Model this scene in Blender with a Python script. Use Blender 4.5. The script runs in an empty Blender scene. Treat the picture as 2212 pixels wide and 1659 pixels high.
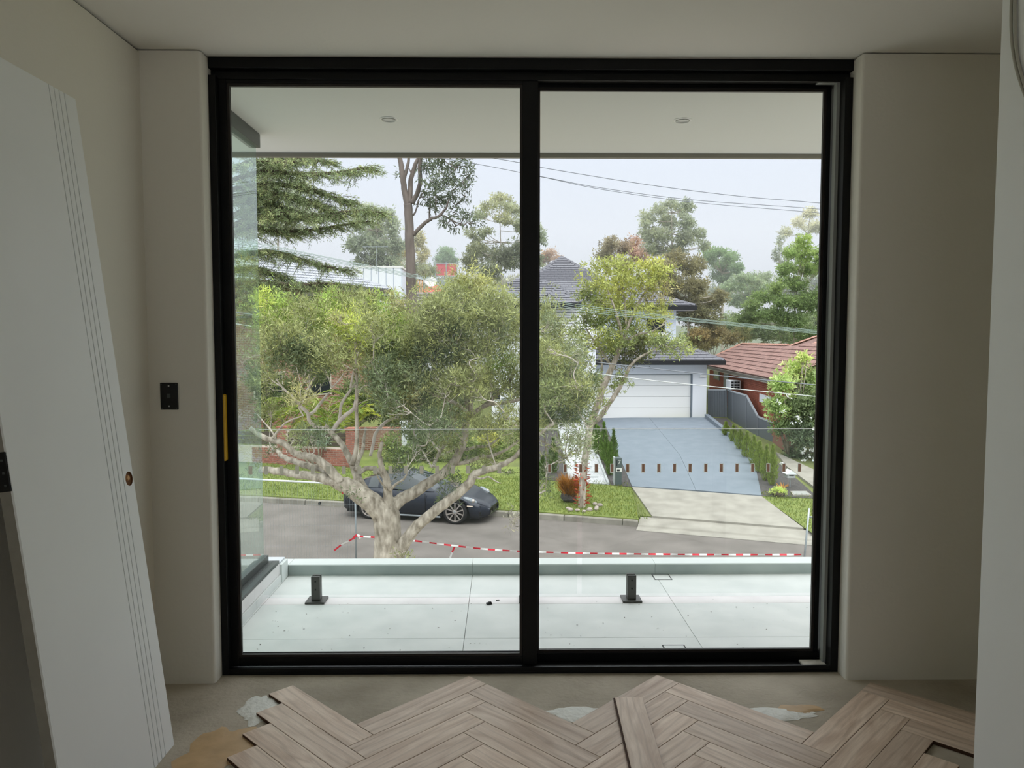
import bpy, bmesh, math, random
import numpy as np
from mathutils import Vector, Matrix, Euler
random.seed(7); RNG = np.random.default_rng(11)
SC = bpy.context.scene
COL = SC.collection
R = math.radians
# ------------------------------------------------------------ camera, sky, sun, exposure
CAM_H, PITCH, YAW, FPX = 1.5, R(3.48), R(0.7), 1640.0
cd = bpy.data.cameras.new('camera'); cam = bpy.data.objects.new('camera', cd); COL.objects.link(cam)
cd.sensor_width = 36.0; cd.lens = 36.0 * FPX / 2212.0; cd.clip_start = 0.05; cd.clip_end = 800
cam.location = (0, 0, CAM_H); cam.rotation_euler = (R(90) - PITCH, 0, -YAW)
SC.camera = cam
W = bpy.data.worlds.new('overcast_sky'); SC.world = W; W.use_nodes = True
wn, wl = W.node_tree.nodes, W.node_tree.links
bg = wn['Background']; tc = wn.new('ShaderNodeTexCoord'); sp = wn.new('ShaderNodeSeparateXYZ')
rp = wn.new('ShaderNodeValToRGB')
rp.color_ramp.elements[0].position = 0.0; rp.color_ramp.elements[0].color = (0.535, 0.575, 0.635, 1)
rp.color_ramp.elements[1].position = 1.0; rp.color_ramp.elements[1].color = (2.45, 2.47, 2.5, 1)
e = rp.color_ramp.elements.new(0.24); e.color = (0.575, 0.63, 0.735, 1)
wl.new(tc.outputs['Generated'], sp.inputs[0]); wl.new(sp.outputs['Z'], rp.inputs[0]); wl.new(rp.outputs[0], bg.inputs['Color'])
bg.inputs['Strength'].default_value = 1.0
sd = bpy.data.lights.new('veiled_sun', 'SUN'); sun = bpy.data.objects.new('veiled_sun', sd); COL.objects.link(sun)
sd.energy = 1.35; sd.angle = R(60); sd.color = (1.0, 0.985, 0.96)
sun.rotation_euler = Vector((.30, -.50, .81)).to_track_quat('Z', 'Y').to_euler(); sun.location = (0, -6, 30)
ad = bpy.data.lights.new('rear_fill_light', 'AREA'); al = bpy.data.objects.new('rear_fill_light', ad); COL.objects.link(al)  # unseen fill light added behind the camera to brighten the room
ad.shape = 'RECTANGLE'; ad.size = 2.4; ad.size_y = 1.9; ad.energy = 1.3; ad.color = (1.0, 0.97, 0.90)
al.location = (0.0, -3.38, 1.2); al.rotation_euler = (R(90), 0, 0)
SC.view_settings.view_transform = 'Standard'; SC.view_settings.look = 'None'
SC.view_settings.exposure = 0.45; SC.view_settings.gamma = 1.0; SC.view_settings.use_curve_mapping = False
SC.cycles.transparent_max_bounces = 24
SC.cycles.max_bounces = 10; SC.cycles.diffuse_bounces = 6

# ------------------------------------------------------------ survey helpers
_f = Vector((math.sin(YAW) * math.cos(PITCH), math.cos(YAW) * math.cos(PITCH), -math.sin(PITCH)))
_r = Vector((math.cos(YAW), -math.sin(YAW), 0)); _u = _r.cross(_f); _o = Vector((0, 0, CAM_H))
def ray(x, y): return _f + _r * ((x - 1106) / FPX) + _u * ((829.5 - y) / FPX)
def at(x, y, Y): d = ray(x, y); return _o + d * (Y / d.y)
def atz(x, y, z): d = ray(x, y); return _o + d * ((z - CAM_H) / d.z)
KERB = [(-45, 29.5), (-14, 24.6), (-7.5, 23.4), (1.03, 21.1), (3.43, 20.3), (7.7, 18.7), (14, 16.1), (45, 3.0)]
KX = [k[0] for k in KERB]; KY = [k[1] for k in KERB]
ROAD = -3.6
def tdist(X, Y): return (Y - float(np.interp(X, KX, KY))) * 0.957
def tz(X, Y):
    t = tdist(X, Y)
    if t < 0: return ROAD
    z = ROAD + 0.15 + 0.09 * min(t, 3.5) + 0.062 * min(max(0, t - 3.5), 30)
    return z + 0.02 * min(max(0, -X), 14) * min(1, t / 3.5)
def gnd(x, y):
    d = ray(x, y); lo, hi = 8.0, 90.0
    for _ in range(50):
        m = (lo + hi) / 2; p = _o + d * (m / d.y)
        if p.z > tz(p.x, p.y): lo = m
        else: hi = m
    return _o + d * (lo / d.y)

# ------------------------------------------------------------ materials
def lin(c):
    return tuple(((v / 255) / 12.92 if v / 255 <= .04045 else (((v / 255) + .055) / 1.055) ** 2.4) for v in c)
MATS = {}
def mat(name, rgb, rough=.6, metal=0., spec=.4, var=0., scale=4., bump=0., stretch=(1, 1, 1), rgb2=None, objrand=0., detail=5., bscale=None):
    m = bpy.data.materials.new(name); m.use_nodes = True; MATS[name] = m
    n, l = m.node_tree.nodes, m.node_tree.links; b = n['Principled BSDF']
    c = lin(rgb)
    b.inputs['Base Color'].default_value = (*c, 1); b.inputs['Roughness'].default_value = rough
    b.inputs['Metallic'].default_value = metal; b.inputs['Specular IOR Level'].default_value = spec
    out = None
    if var or rgb2 or bump:
        t = n.new('ShaderNodeTexCoord'); mp = n.new('ShaderNodeMapping'); mp.inputs['Scale'].default_value = stretch
        l.new(t.outputs['Object'], mp.inputs[0])
        ns = n.new('ShaderNodeTexNoise'); ns.inputs['Scale'].default_value = scale; ns.inputs['Detail'].default_value = detail
        if objrand:
            oi = n.new('ShaderNodeObjectInfo'); vm = n.new('ShaderNodeVectorMath'); vm.operation = 'MULTIPLY_ADD'
            cx = n.new('ShaderNodeCombineXYZ')
            for i in range(3): l.new(oi.outputs['Random'], cx.inputs[i])
            vm.inputs[1].default_value = (13.1, 17.3, 7.7)
            l.new(cx.outputs[0], vm.inputs[0]); l.new(mp.outputs[0], vm.inputs[2]); l.new(vm.outputs[0], ns.inputs['Vector'])
        else: l.new(mp.outputs[0], ns.inputs['Vector'])
        if var or rgb2:
            r = n.new('ShaderNodeValToRGB'); r.color_ramp.elements[0].position = .3; r.color_ramp.elements[1].position = .7
            c2 = lin(rgb2) if rgb2 else tuple(min(1, v * (1 + var)) for v in c)
            c1 = c if rgb2 else tuple(v * (1 - var) for v in c)
            r.color_ramp.elements[0].color = (*c1, 1); r.color_ramp.elements[1].color = (*c2, 1)
            l.new(ns.outputs['Fac'], r.inputs[0]); out = r.outputs[0]
        if bump:
            bp = n.new('ShaderNodeBump'); bp.inputs['Strength'].default_value = bump; bp.inputs['Distance'].default_value = .02
            if bscale:
                n2 = n.new('ShaderNodeTexNoise'); n2.inputs['Scale'].default_value = bscale; n2.inputs['Detail'].default_value = 4
                l.new(mp.outputs[0], n2.inputs['Vector']); l.new(n2.outputs['Fac'], bp.inputs['Height'])
            else: l.new(ns.outputs['Fac'], bp.inputs['Height'])
            l.new(bp.outputs[0], b.inputs['Normal'])
    if objrand:
        oi2 = n.new('ShaderNodeObjectInfo'); hs = n.new('ShaderNodeHueSaturation'); mr = n.new('ShaderNodeMapRange')
        mr.inputs['To Min'].default_value = 1 - objrand; mr.inputs['To Max'].default_value = 1 + objrand
        l.new(oi2.outputs['Random'], mr.inputs[0]); l.new(mr.outputs[0], hs.inputs['Value'])
        if out: l.new(out, hs.inputs['Color'])
        else: hs.inputs['Color'].default_value = (*c, 1)
        out = hs.outputs[0]
    if out: l.new(out, b.inputs['Base Color'])
    return m
def glass_mat(name, tint, refl=1.0, haze=0.0, ior=1.5):
    m = bpy.data.materials.new(name); m.use_nodes = True; MATS[name] = m
    n, l = m.node_tree.nodes, m.node_tree.links; n.remove(n['Principled BSDF'])
    o = n['Material Output']; tr = n.new('ShaderNodeBsdfTransparent'); tr.inputs[0].default_value = (*tint, 1)
    gl = n.new('ShaderNodeBsdfGlossy'); gl.inputs['Roughness'].default_value = 0.0; gl.inputs[0].default_value = (.92, 1, .98, 1)
    fr = n.new('ShaderNodeFresnel'); fr.inputs[0].default_value = ior
    ge = n.new('ShaderNodeNewGeometry'); iv = n.new('ShaderNodeMath'); iv.operation = 'SUBTRACT'; iv.inputs[0].default_value = refl
    sc = n.new('ShaderNodeMath'); sc.operation = 'MULTIPLY'; sc.inputs[1].default_value = refl
    l.new(ge.outputs['Backfacing'], sc.inputs[0]); l.new(sc.outputs[0], iv.inputs[1])
    mu = n.new('ShaderNodeMath'); mu.operation = 'MULTIPLY'; l.new(fr.outputs[0], mu.inputs[0]); l.new(iv.outputs[0], mu.inputs[1])
    mx = n.new('ShaderNodeMixShader'); l.new(mu.outputs[0], mx.inputs[0]); l.new(tr.outputs[0], mx.inputs[1]); l.new(gl.outputs[0], mx.inputs[2])
    last = mx
    if haze:
        df = n.new('ShaderNodeBsdfDiffuse'); df.inputs[0].default_value = (.75, .8, .78, 1)
        m2 = n.new('ShaderNodeMixShader'); m2.inputs[0].default_value = haze
        l.new(mx.outputs[0], m2.inputs[1]); l.new(df.outputs[0], m2.inputs[2]); last = m2
    l.new(last.outputs[0], o.inputs[0]); return m
def leaf_mat(name, trans=.3, spec=.25):
    m = bpy.data.materials.new(name); m.use_nodes = True; MATS[name] = m
    n, l = m.node_tree.nodes, m.node_tree.links; b = n['Principled BSDF']; o = n['Material Output']
    a = n.new('ShaderNodeVertexColor'); a.layer_name = 'col'; l.new(a.outputs[0], b.inputs['Base Color'])
    b.inputs['Roughness'].default_value = .5; b.inputs['Specular IOR Level'].default_value = spec
    t = n.new('ShaderNodeBsdfTranslucent'); l.new(a.outputs[0], t.inputs[0])
    x = n.new('ShaderNodeMixShader'); x.inputs[0].default_value = trans
    l.new(b.outputs[0], x.inputs[1]); l.new(t.outputs[0], x.inputs[2]); l.new(x.outputs[0], o.inputs[0]); return m

mat('paint_wall', (226, 222, 211), .75, bump=.06, scale=60)
mat('paint_ceiling', (232, 230, 223), .8, bump=.04, scale=50)
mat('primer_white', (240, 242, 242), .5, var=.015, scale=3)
mat('groove_grey', (120, 120, 116), .7)
mat('slab_edge', (150, 146, 136), .8, var=.08, scale=20)
mat('mdf_brown', (122, 82, 52), .9)
mat('frame_black', (9, 9, 8), .45, spec=.25, var=.25, scale=5)
mat('bead_brown', (38, 31, 26), .5)
mat('seal_grey', (150, 153, 148), .6)
mat('dust_white', (205, 200, 188), .9, var=.1, scale=40, bump=.4)
mat('yellow_tape', (206, 158, 8), .45)
mat('switch_black', (10, 11, 11), .35)
mat('screw_pale', (190, 192, 190), .4)
mat('switch_rocker', (70, 76, 76), .4)
mat('hinge_black', (20, 21, 21), .4, metal=.3)
mat('slab_concrete', (150, 140, 124), .85, rgb2=(196, 186, 169), scale=2.3, bump=.25, bscale=45, detail=8)
mat('glue_tan', (196, 164, 122), .5, var=.12, scale=12, bump=.2)
mat('glue_white', (225, 224, 216), .45, var=.06, scale=30, bump=.5)
mat('plank_side', (74, 48, 33), .8, var=.2, scale=30)
mat('tile_grey', (220, 224, 222), .5, rgb2=(236, 238, 236), scale=5, detail=8, objrand=.03, bump=.02)
mat('tile_cut', (232, 228, 228), .5, rgb2=(242, 239, 238), scale=6, detail=8, objrand=.02)
mat('upstand_tile', (150, 162, 160), .5, rgb2=(182, 191, 188), scale=4, detail=8)
mat('coping', (226, 232, 230), .5, var=.02, scale=6)
mat('grout', (172, 174, 172), .9)
mat('soffit_white', (212, 213, 208), .8, bump=.03, scale=40)
mat('fascia_taupe', (128, 124, 112), .6)
mat('screen_frame', (78, 82, 80), .4, metal=.2)
mat('spigot_black', (84, 84, 81), .4, metal=.2)

mat('drain_dark', (55, 58, 58), .6)
mat('black_gum', (16, 16, 18), .5)
mat('light_lens', (205, 205, 200), .4)
mat('trim_white', (230, 230, 226), .4)
mat('asphalt', (100, 95, 90), .9, rgb2=(120, 114, 109), scale=1.3, bump=.3, bscale=60, detail=8)
mat('kerb_concrete', (112, 108, 99), .9, rgb2=(148, 144, 133), scale=3, bump=.3, objrand=.06, detail=8)
mat('concrete_pale', (136, 132, 123), .85, rgb2=(160, 156, 146), scale=2.2, bump=.2, bscale=40, detail=8)
mat('driveway_blue', (106, 117, 127), .6, rgb2=(117, 127, 137), scale=2.5, bump=.08, bscale=60)
mat('edging_grey', (112, 122, 132), .6)
mat('site_soil', (150, 142, 128), .95, rgb2=(172, 164, 148), scale=1.5, bump=.4)
mat('lawn', (98, 114, 52), .95, rgb2=(126, 136, 70), scale=2.5, bump=.6, bscale=35, detail=8)
mat('soil', (96, 104, 60), .95, rgb2=(120, 128, 72), scale=1.2, bump=.4)
mat('mulch', (52, 50, 50), .95, rgb2=(92, 88, 86), scale=18, bump=1., detail=8)
mat('pebble_white', (150, 152, 154), .8, rgb2=(210, 212, 214), scale=25, bump=1.)
mat('stone_grey', (176, 180, 180), .8, var=.08, scale=10)
mat('render_white', (222, 226, 231), .8, var=.01, scale=8)
mat('render_blue', (218, 227, 238), .8)
mat('door_white', (228, 229, 227), .6)
mat('slat_white', (238, 240, 242), .6)
mat('void_dark', (30, 33, 36), .5)
mat('window_dark', (34, 40, 44), .25, spec=.3)
mat('tile_charcoal', (96, 97, 104), .5, var=.06, scale=6, objrand=.06)
mat('fascia_black', (28, 30, 33), .4)
mat('tile_red', (112, 88, 82), .85, rgb2=(144, 114, 106), scale=5, objrand=.12)
mat('ridge_red', (172, 130, 114), .75, objrand=.08)
mat('brick_red', (154, 86, 66), .88, rgb2=(174, 104, 84), scale=9, objrand=.14, bump=.2)
mat('brick_pink', (140, 86, 72), .88, rgb2=(168, 112, 95), scale=9, objrand=.14, bump=.2)
mat('mortar', (214, 200, 188), .95)
mat('mortar_red', (138, 98, 84), .95)
mat('gutter_brown', (92, 86, 78), .5)
mat('gutter_cream', (206, 200, 186), .5)
mat('tile_silver', (138, 142, 148), .5, rgb2=(166, 170, 176), scale=6, objrand=.05)
mat('roof_brown', (118, 112, 108), .8, var=.1, scale=5)
mat('metal_fence', (104, 110, 116), .45, metal=.15)
mat('fence_post', (126, 132, 138), .45, metal=.15)
mat('fence_cap', (172, 178, 184), .45)
mat('white_metal', (232, 236, 240), .5)
mat('roof_red', (206, 96, 78), .7, var=.08, scale=8)
mat('scaffold_red', (200, 84, 92), .8, var=.1, scale=5)
mat('timber_pale', (206, 160, 112), .8)
mat('galv', (168, 176, 180), .4, metal=.6)
mat('tape_red', (216, 40, 60), .5); mat('tape_white', (240, 238, 236), .5)
mat('cable_green', (146, 166, 156), .5); mat('cable_grey', (120, 126, 132), .5); mat('cable_pale', (196, 202, 198), .5)
mat('bark_gum', (122, 113, 99), .95, rgb2=(204, 195, 180), scale=13, stretch=(1, 1, .4), bump=1., bscale=26, detail=10)
mat('bark_white', (216, 208, 198), .9, rgb2=(168, 158, 146), scale=7, stretch=(1, 1, .4), bump=.4)
mat('bark_brown', (98, 90, 84), .95, rgb2=(126, 116, 108), scale=4, stretch=(1, 1, .25), bump=.8, detail=8)
mat('bark_dark', (84, 74, 64), .95, var=.2, scale=5)
mat('car_paint', (30, 36, 48), .22, metal=.35, spec=.6)
mat('car_glass', (36, 46, 50), .05, spec=.8)
mat('car_black', (14, 14, 16), .5)
mat('tyre', (26, 26, 27), .85)
mat('alloy', (186, 178, 172), .3, metal=.6)
mat('lamp_clear', (120, 128, 134), .1, spec=.8); mat('lamp_red', (170, 26, 30), .2); mat('lamp_amber', (230, 210, 190), .2)
mat('rock_grey', (150, 140, 134), .9, rgb2=(184, 172, 164), scale=8, bump=.6)
mat('stalk_green', (132, 150, 74), .7)
mat('letterbox_green', (84, 96, 96), .5)
mat('lid_grey', (150, 152, 148), .8, var=.06, scale=8)
mat('cord_grey', (178, 175, 163), .6)
mat('hill_green', (86, 98, 70), .95, rgb2=(106, 118, 88), scale=.3)
glass_mat('door_glass', (.985, .99, .985), .35)
glass_mat('fence_glass', (.972, .985, .978), .6, haze=.02)
glass_mat('screen_glass', (.86, .95, .91), 1.0, haze=.08, ior=2.5)
def frosted(name, rgb, f):
    m = bpy.data.materials.new(name); m.use_nodes = True; MATS[name] = m; n, l = m.node_tree.nodes, m.node_tree.links; n.remove(n['Principled BSDF'])
    d = n.new('ShaderNodeBsdfDiffuse'); t = n.new('ShaderNodeBsdfTranslucent'); x = n.new('ShaderNodeMixShader'); x.inputs[0].default_value = f
    d.inputs[0].default_value = t.inputs[0].default_value = (*lin(rgb), 1); l.new(d.outputs[0], x.inputs[1]); l.new(t.outputs[0], x.inputs[2]); l.new(x.outputs[0], n['Material Output'].inputs[0])
frosted('decal_frost', (238, 232, 224), .92); frosted('decal', (196, 164, 148), .85); frosted('decal_edge', (236, 236, 232), .9)
leaf_mat('leaf'); leaf_mat('leaf_far', .45, .1); leaf_mat('needle', .3, .15); leaf_mat('blade', .35, .2)

# wood with stretched grain, one random cut per board
def wood():
    m = bpy.data.materials.new('oak'); m.use_nodes = True; MATS['oak'] = m
    n, l = m.node_tree.nodes, m.node_tree.links; b = n['Principled BSDF']; b.inputs['Roughness'].default_value = .42; b.inputs['Specular IOR Level'].default_value = .35
    t = n.new('ShaderNodeTexCoord'); oi = n.new('ShaderNodeObjectInfo'); cx = n.new('ShaderNodeCombineXYZ')
    for i in range(3): l.new(oi.outputs['Random'], cx.inputs[i])
    def vec(scale, mult):
        mp = n.new('ShaderNodeMapping'); mp.inputs['Scale'].default_value = scale; l.new(t.outputs['Object'], mp.inputs[0])
        vm = n.new('ShaderNodeVectorMath'); vm.operation = 'MULTIPLY_ADD'; vm.inputs[1].default_value = mult
        l.new(cx.outputs[0], vm.inputs[0]); l.new(mp.outputs[0], vm.inputs[2]); return vm.outputs[0]
    n1 = n.new('ShaderNodeTexNoise'); n1.inputs['Scale'].default_value = 1; n1.inputs['Detail'].default_value = 6; n1.inputs['Distortion'].default_value = 1.2
    l.new(vec((3.5, 22, 10), (31, 57, 11)), n1.inputs['Vector'])
    wv = n.new('ShaderNodeTexWave'); wv.wave_type = 'BANDS'; wv.bands_direction = 'Y'; wv.inputs['Scale'].default_value = 1; wv.inputs['Distortion'].default_value = 11
    wv.inputs['Detail'].default_value = 2; wv.inputs['Detail Scale'].default_value = .9
    l.new(vec((1.3, 7, 4), (41, 23, 5)), wv.inputs['Vector'])
    n2 = n.new('ShaderNodeTexNoise'); n2.inputs['Scale'].default_value = 1; n2.inputs['Detail'].default_value = 3
    l.new(vec((14, 260, 60), (7, 3, 2)), n2.inputs['Vector'])
    r1 = n.new('ShaderNodeValToRGB'); l.new(n1.outputs['Fac'], r1.inputs[0])
    r1.color_ramp.elements[0].position = .3; r1.color_ramp.elements[0].color = (*lin((200, 174, 152)), 1)
    r1.color_ramp.elements[1].position = .72; r1.color_ramp.elements[1].color = (*lin((236, 216, 197)), 1)
    mx = n.new('ShaderNodeMix'); mx.data_type = 'RGBA'; mx.blend_type = 'MULTIPLY'; mx.inputs[0].default_value = .34
    r2 = n.new('ShaderNodeValToRGB'); l.new(wv.outputs['Fac'], r2.inputs[0])
    r2.color_ramp.elements[0].position = .0; r2.color_ramp.elements[0].color = (.55, .5, .46, 1); r2.color_ramp.elements[1].position = .22; r2.color_ramp.elements[1].color = (1, 1, 1, 1)
    l.new(r1.outputs[0], mx.inputs[6]); l.new(r2.outputs[0], mx.inputs[7])
    m3 = n.new('ShaderNodeMix'); m3.data_type = 'RGBA'; m3.blend_type = 'MULTIPLY'; m3.inputs[0].default_value = .28
    r3 = n.new('ShaderNodeValToRGB'); l.new(n2.outputs['Fac'], r3.inputs[0]); r3.color_ramp.elements[0].position = .35; r3.color_ramp.elements[0].color = (.7, .67, .64, 1); r3.color_ramp.elements[1].position = .55; r3.color_ramp.elements[1].color = (1, 1, 1, 1)
    l.new(mx.outputs[2], m3.inputs[6]); l.new(r3.outputs[0], m3.inputs[7])
    hs = n.new('ShaderNodeHueSaturation'); mr = n.new('ShaderNodeMapRange'); mr.inputs['To Min'].default_value = .82; mr.inputs['To Max'].default_value = 1.12
    l.new(oi.outputs['Random'], mr.inputs[0]); l.new(mr.outputs[0], hs.inputs['Value']); l.new(m3.outputs[2], hs.inputs['Color'])
    l.new(hs.outputs[0], b.inputs['Base Color'])
    bp = n.new('ShaderNodeBump'); bp.inputs['Strength'].default_value = .12; bp.inputs['Distance'].default_value = .004
    l.new(n2.outputs['Fac'], bp.inputs['Height']); l.new(bp.outputs[0], b.inputs['Normal'])
wood()

# ------------------------------------------------------------ object helpers
def put(o, parent=None):
    COL.objects.link(o)
    if parent is not None:
        o.parent = parent
        o.matrix_parent_inverse = WM[parent.name].inverted()
    WM[o.name] = (Matrix.LocRotScale(o.location, o.rotation_euler, o.scale))
    return o
WM = {}
def thing(name, label, cat, loc=(0, 0, 0), group=None, kind=None):
    o = bpy.data.objects.new(name, None); o.location = loc; o.empty_display_size = .1
    put(o); tag(o, label, cat, group, kind); return o
def tag(o, label=None, cat=None, group=None, kind=None):
    if label: o['label'] = label
    if cat: o['category'] = cat
    if group: o['group'] = group
    if kind: o['kind'] = kind
    return o
class MB:
    def __init__(s): s.v = []; s.f = []; s.mi = []
    def add(s, vs, fs, mi=0):
        k = len(s.v); s.v += [tuple(v) for v in vs]; s.f += [tuple(i + k for i in f) for f in fs]; s.mi += [mi] * len(fs); return s
    def box(s, a, b, M=None, mi=0):
        (x0, y0, z0), (x1, y1, z1) = a, b
        vs = [Vector(p) for p in ((x0, y0, z0), (x1, y0, z0), (x1, y1, z0), (x0, y1, z0), (x0, y0, z1), (x1, y0, z1), (x1, y1, z1), (x0, y1, z1))]
        if M is not None: vs = [M @ v for v in vs]
        return s.add(vs, [(0, 3, 2, 1), (4, 5, 6, 7), (0, 1, 5, 4), (1, 2, 6, 5), (2, 3, 7, 6), (3, 0, 4, 7)], mi)
    def tube(s, pts, rad, n=8, cap=True, mi=0):
        pts = [Vector(p) for p in pts]
        if not hasattr(rad, '__len__'): rad = [rad] * len(pts)
        k = len(s.v); ref = None; vs = []
        for i, p in enumerate(pts):
            t = (pts[min(i + 1, len(pts) - 1)] - pts[max(i - 1, 0)])
            if t.length < 1e-9: t = Vector((0, 0, 1))
            t.normalize()
            if ref is None: ref = t.orthogonal().normalized()
            ref = (ref - t * ref.dot(t))
            if ref.length < 1e-6: ref = t.orthogonal()
            ref.normalize(); bi = t.cross(ref)
            for j in range(n):
                a = 2 * math.pi * j / n; vs.append(p + (ref * math.cos(a) + bi * math.sin(a)) * rad[i])
        fs = []
        for i in range(len(pts) - 1):
            for j in range(n):
                a = i * n + j; b2 = i * n + (j + 1) % n; fs.append((a, b2, b2 + n, a + n))
        if cap: fs += [tuple(range(n - 1, -1, -1)), tuple((len(pts) - 1) * n + j for j in range(n))]
        return s.add(vs, fs, mi)
    def lathe(s, prof, n=24, M=None, mi=0):
        vs = []
        for r, z in prof:
            for j in range(n):
                a = 2 * math.pi * j / n; v = Vector((r * math.cos(a), r * math.sin(a), z)); vs.append(M @ v if M is not None else v)
        fs = [(i * n + j, i * n + (j + 1) % n, (i + 1) * n + (j + 1) % n, (i + 1) * n + j) for i in range(len(prof) - 1) for j in range(n)]
        return s.add(vs, fs, mi)
    def blob(s, c, r, n=10, m=7, jit=0., mi=0):
        vs, fs = [], []
        for i in range(m + 1):
            th = math.pi * i / m
            for j in range(n):
                a = 2 * math.pi * j / n; k = 1 + random.uniform(-jit, jit)
                vs.append((c[0] + r[0] * math.sin(th) * math.cos(a) * k, c[1] + r[1] * math.sin(th) * math.sin(a) * k, c[2] + r[2] * math.cos(th) * k))
        for i in range(m):
            for j in range(n): fs.append((i * n + j, (i + 1) * n + j, (i + 1) * n + (j + 1) % n, i * n + (j + 1) % n))
        return s.add(vs, fs, mi)
    def mesh(s, name, mats, smooth=False):
        me = bpy.data.meshes.new(name); me.from_pydata(s.v, [], s.f)
        for m in (mats if isinstance(mats, (list, tuple)) else [mats]): me.materials.append(MATS[m])
        if any(s.mi): me.polygons.foreach_set('material_index', s.mi)
        if smooth: me.polygons.foreach_set('use_smooth', [True] * len(me.polygons))
        me.update(); return me
    def build(s, name, mats, parent=None, smooth=False, bevel=0., label=None, kind=None):
        o = bpy.data.objects.new(name, s.mesh(name, mats, smooth)); put(o, parent)
        if bevel:
            b = o.modifiers.new('bevel', 'BEVEL'); b.width = bevel; b.segments = 2; b.limit_method = 'ANGLE'
        tag(o, label, None, None, kind); return o
def inst(name, me, M, parent=None):
    o = bpy.data.objects.new(name, me); COL.objects.link(o)
    if parent is not None: o.parent = parent; o.matrix_parent_inverse = WM[parent.name].inverted()
    o.matrix_basis = M
    return o
def box(name, a, b, m, parent=None, bevel=0., kind=None, label=None): return MB().box(a, b).build(name, m, parent, bevel=bevel, kind=kind, label=label)
def struct(name, mb, m, **k): return mb.build(name, m, kind='structure', **k)
def smooth_poly(pts, rad, k=4):
    P = [Vector(p) for p in pts]; out, ro = [], []
    for i in range(len(P) - 1):
        p0, p1, p2, p3 = P[max(i - 1, 0)], P[i], P[i + 1], P[min(i + 2, len(P) - 1)]
        for j in range(k):
            t = j / k
            out.append(.5 * ((2 * p1) + (p2 - p0) * t + (2 * p0 - 5 * p1 + 4 * p2 - p3) * t * t + (3 * p1 - p0 - 3 * p2 + p3) * t ** 3)); ro.append(rad[i] * (1 - t) + rad[i + 1] * t)
    out.append(P[-1]); ro.append(rad[-1]); return out, ro
def quads(name, V, C, m, parent=None, kind='stuff', label=None):
    """V (n,4,3) quad corners, C (n,3) colour of each quad -> one mesh"""
    n = len(V); me = bpy.data.meshes.new(name)
    me.vertices.add(4 * n); me.vertices.foreach_set('co', np.asarray(V, dtype=np.float32).ravel())
    me.loops.add(4 * n); me.loops.foreach_set('vertex_index', np.arange(4 * n, dtype=np.int32))
    me.polygons.add(n); me.polygons.foreach_set('loop_start', np.arange(0, 4 * n, 4, dtype=np.int32))
    me.materials.append(MATS[m]); me.update(calc_edges=True)
    ca = me.color_attributes.new('col', 'FLOAT_COLOR', 'POINT')
    c4 = np.ones((n, 4, 4), dtype=np.float32); c4[:, :, :3] = np.asarray(C)[:, None, :]; ca.data.foreach_set('color', c4.ravel())
    o = bpy.data.objects.new(name, me); put(o, parent); tag(o, label, None, None, kind); return o
def norm(a): return a / np.maximum(np.linalg.norm(a, axis=1, keepdims=True), 1e-9)
def leaf_quads(C, D, L, Wd, fold=.25):
    n = len(C); rnd = norm(RNG.normal(size=(n, 3))); S = norm(np.cross(D, rnd)); N = np.cross(S, D)
    L = np.asarray(L).reshape(-1, 1) * np.ones((n, 1)); Wd = np.asarray(Wd).reshape(-1, 1) * np.ones((n, 1))
    mid = C + D * L * .42 + N * L * .06
    return np.stack([C, mid + S * Wd * .5, C + D * L + N * L * -.1, mid - S * Wd * .5], axis=1)
def spray_foliage(cl, dens, L, Wd, per=8, up=.5, droop=0., shell=.55, soft=0., tv=.13):
    """cl: rows (center, radii, colour, weight). Sprays of leaves scattered through each ellipsoid."""
    Vs, Cs = [], []
    for c, r, col, w in cl:
        c = np.array(c); r = np.array(r); ns = max(4, int(dens * w * (r[0] * r[2]) * math.pi))
        d = norm(RNG.normal(size=(ns, 3))); rad = (shell + (1 - shell) * RNG.random((ns, 1))) * RNG.random((ns, 1)) ** .25
        sc = c + d * rad * r * (1 + RNG.normal(0, .10, (ns, 1)))
        if soft: d = RNG.normal(0, soft, (ns, 3)); sc = c + d * r; d = np.clip(d, -1, 1); d = d * .35
        ax = norm(d * .8 + np.array([0, 0, up]) + RNG.normal(0, .5, (ns, 3)))
        ctr = np.repeat(sc, per, 0); axr = np.repeat(ax, per, 0); n = ns * per
        dr = norm(axr * .9 + RNG.normal(0, .75, (n, 3)) + np.array([0, 0, -droop]))
        l = L * RNG.uniform(.6, 1.25, n); wd = Wd * RNG.uniform(.7, 1.3, n)
        ctr = ctr + dr * (l[:, None] * .15) + RNG.normal(0, L * .35, (n, 3))
        Vs.append(leaf_quads(ctr, dr, l, wd))
        base = np.array(lin(col)); base = (base * .72 + base.mean() * .28) * 1.5; hgt = np.repeat(np.clip(d[:, 2], -1, 1), per)[:, None]
        tone = np.repeat(RNG.normal(1, .16, (ns, 1)), per, 0) * RNG.normal(1, tv, (n, 1))
        yel = np.repeat((RNG.random((ns, 1)) < .22).astype(float) * RNG.uniform(.1, .6, (ns, 1)), per, 0)
        cc = base * np.clip(tone, .45, 1.7); cc = cc * (1 - yel) + (base * np.array([1.45, 1.38, .95])) * yel
        Cs.append(np.clip(cc, .004, .9))
    return np.concatenate(Vs), np.concatenate(Cs)
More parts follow.
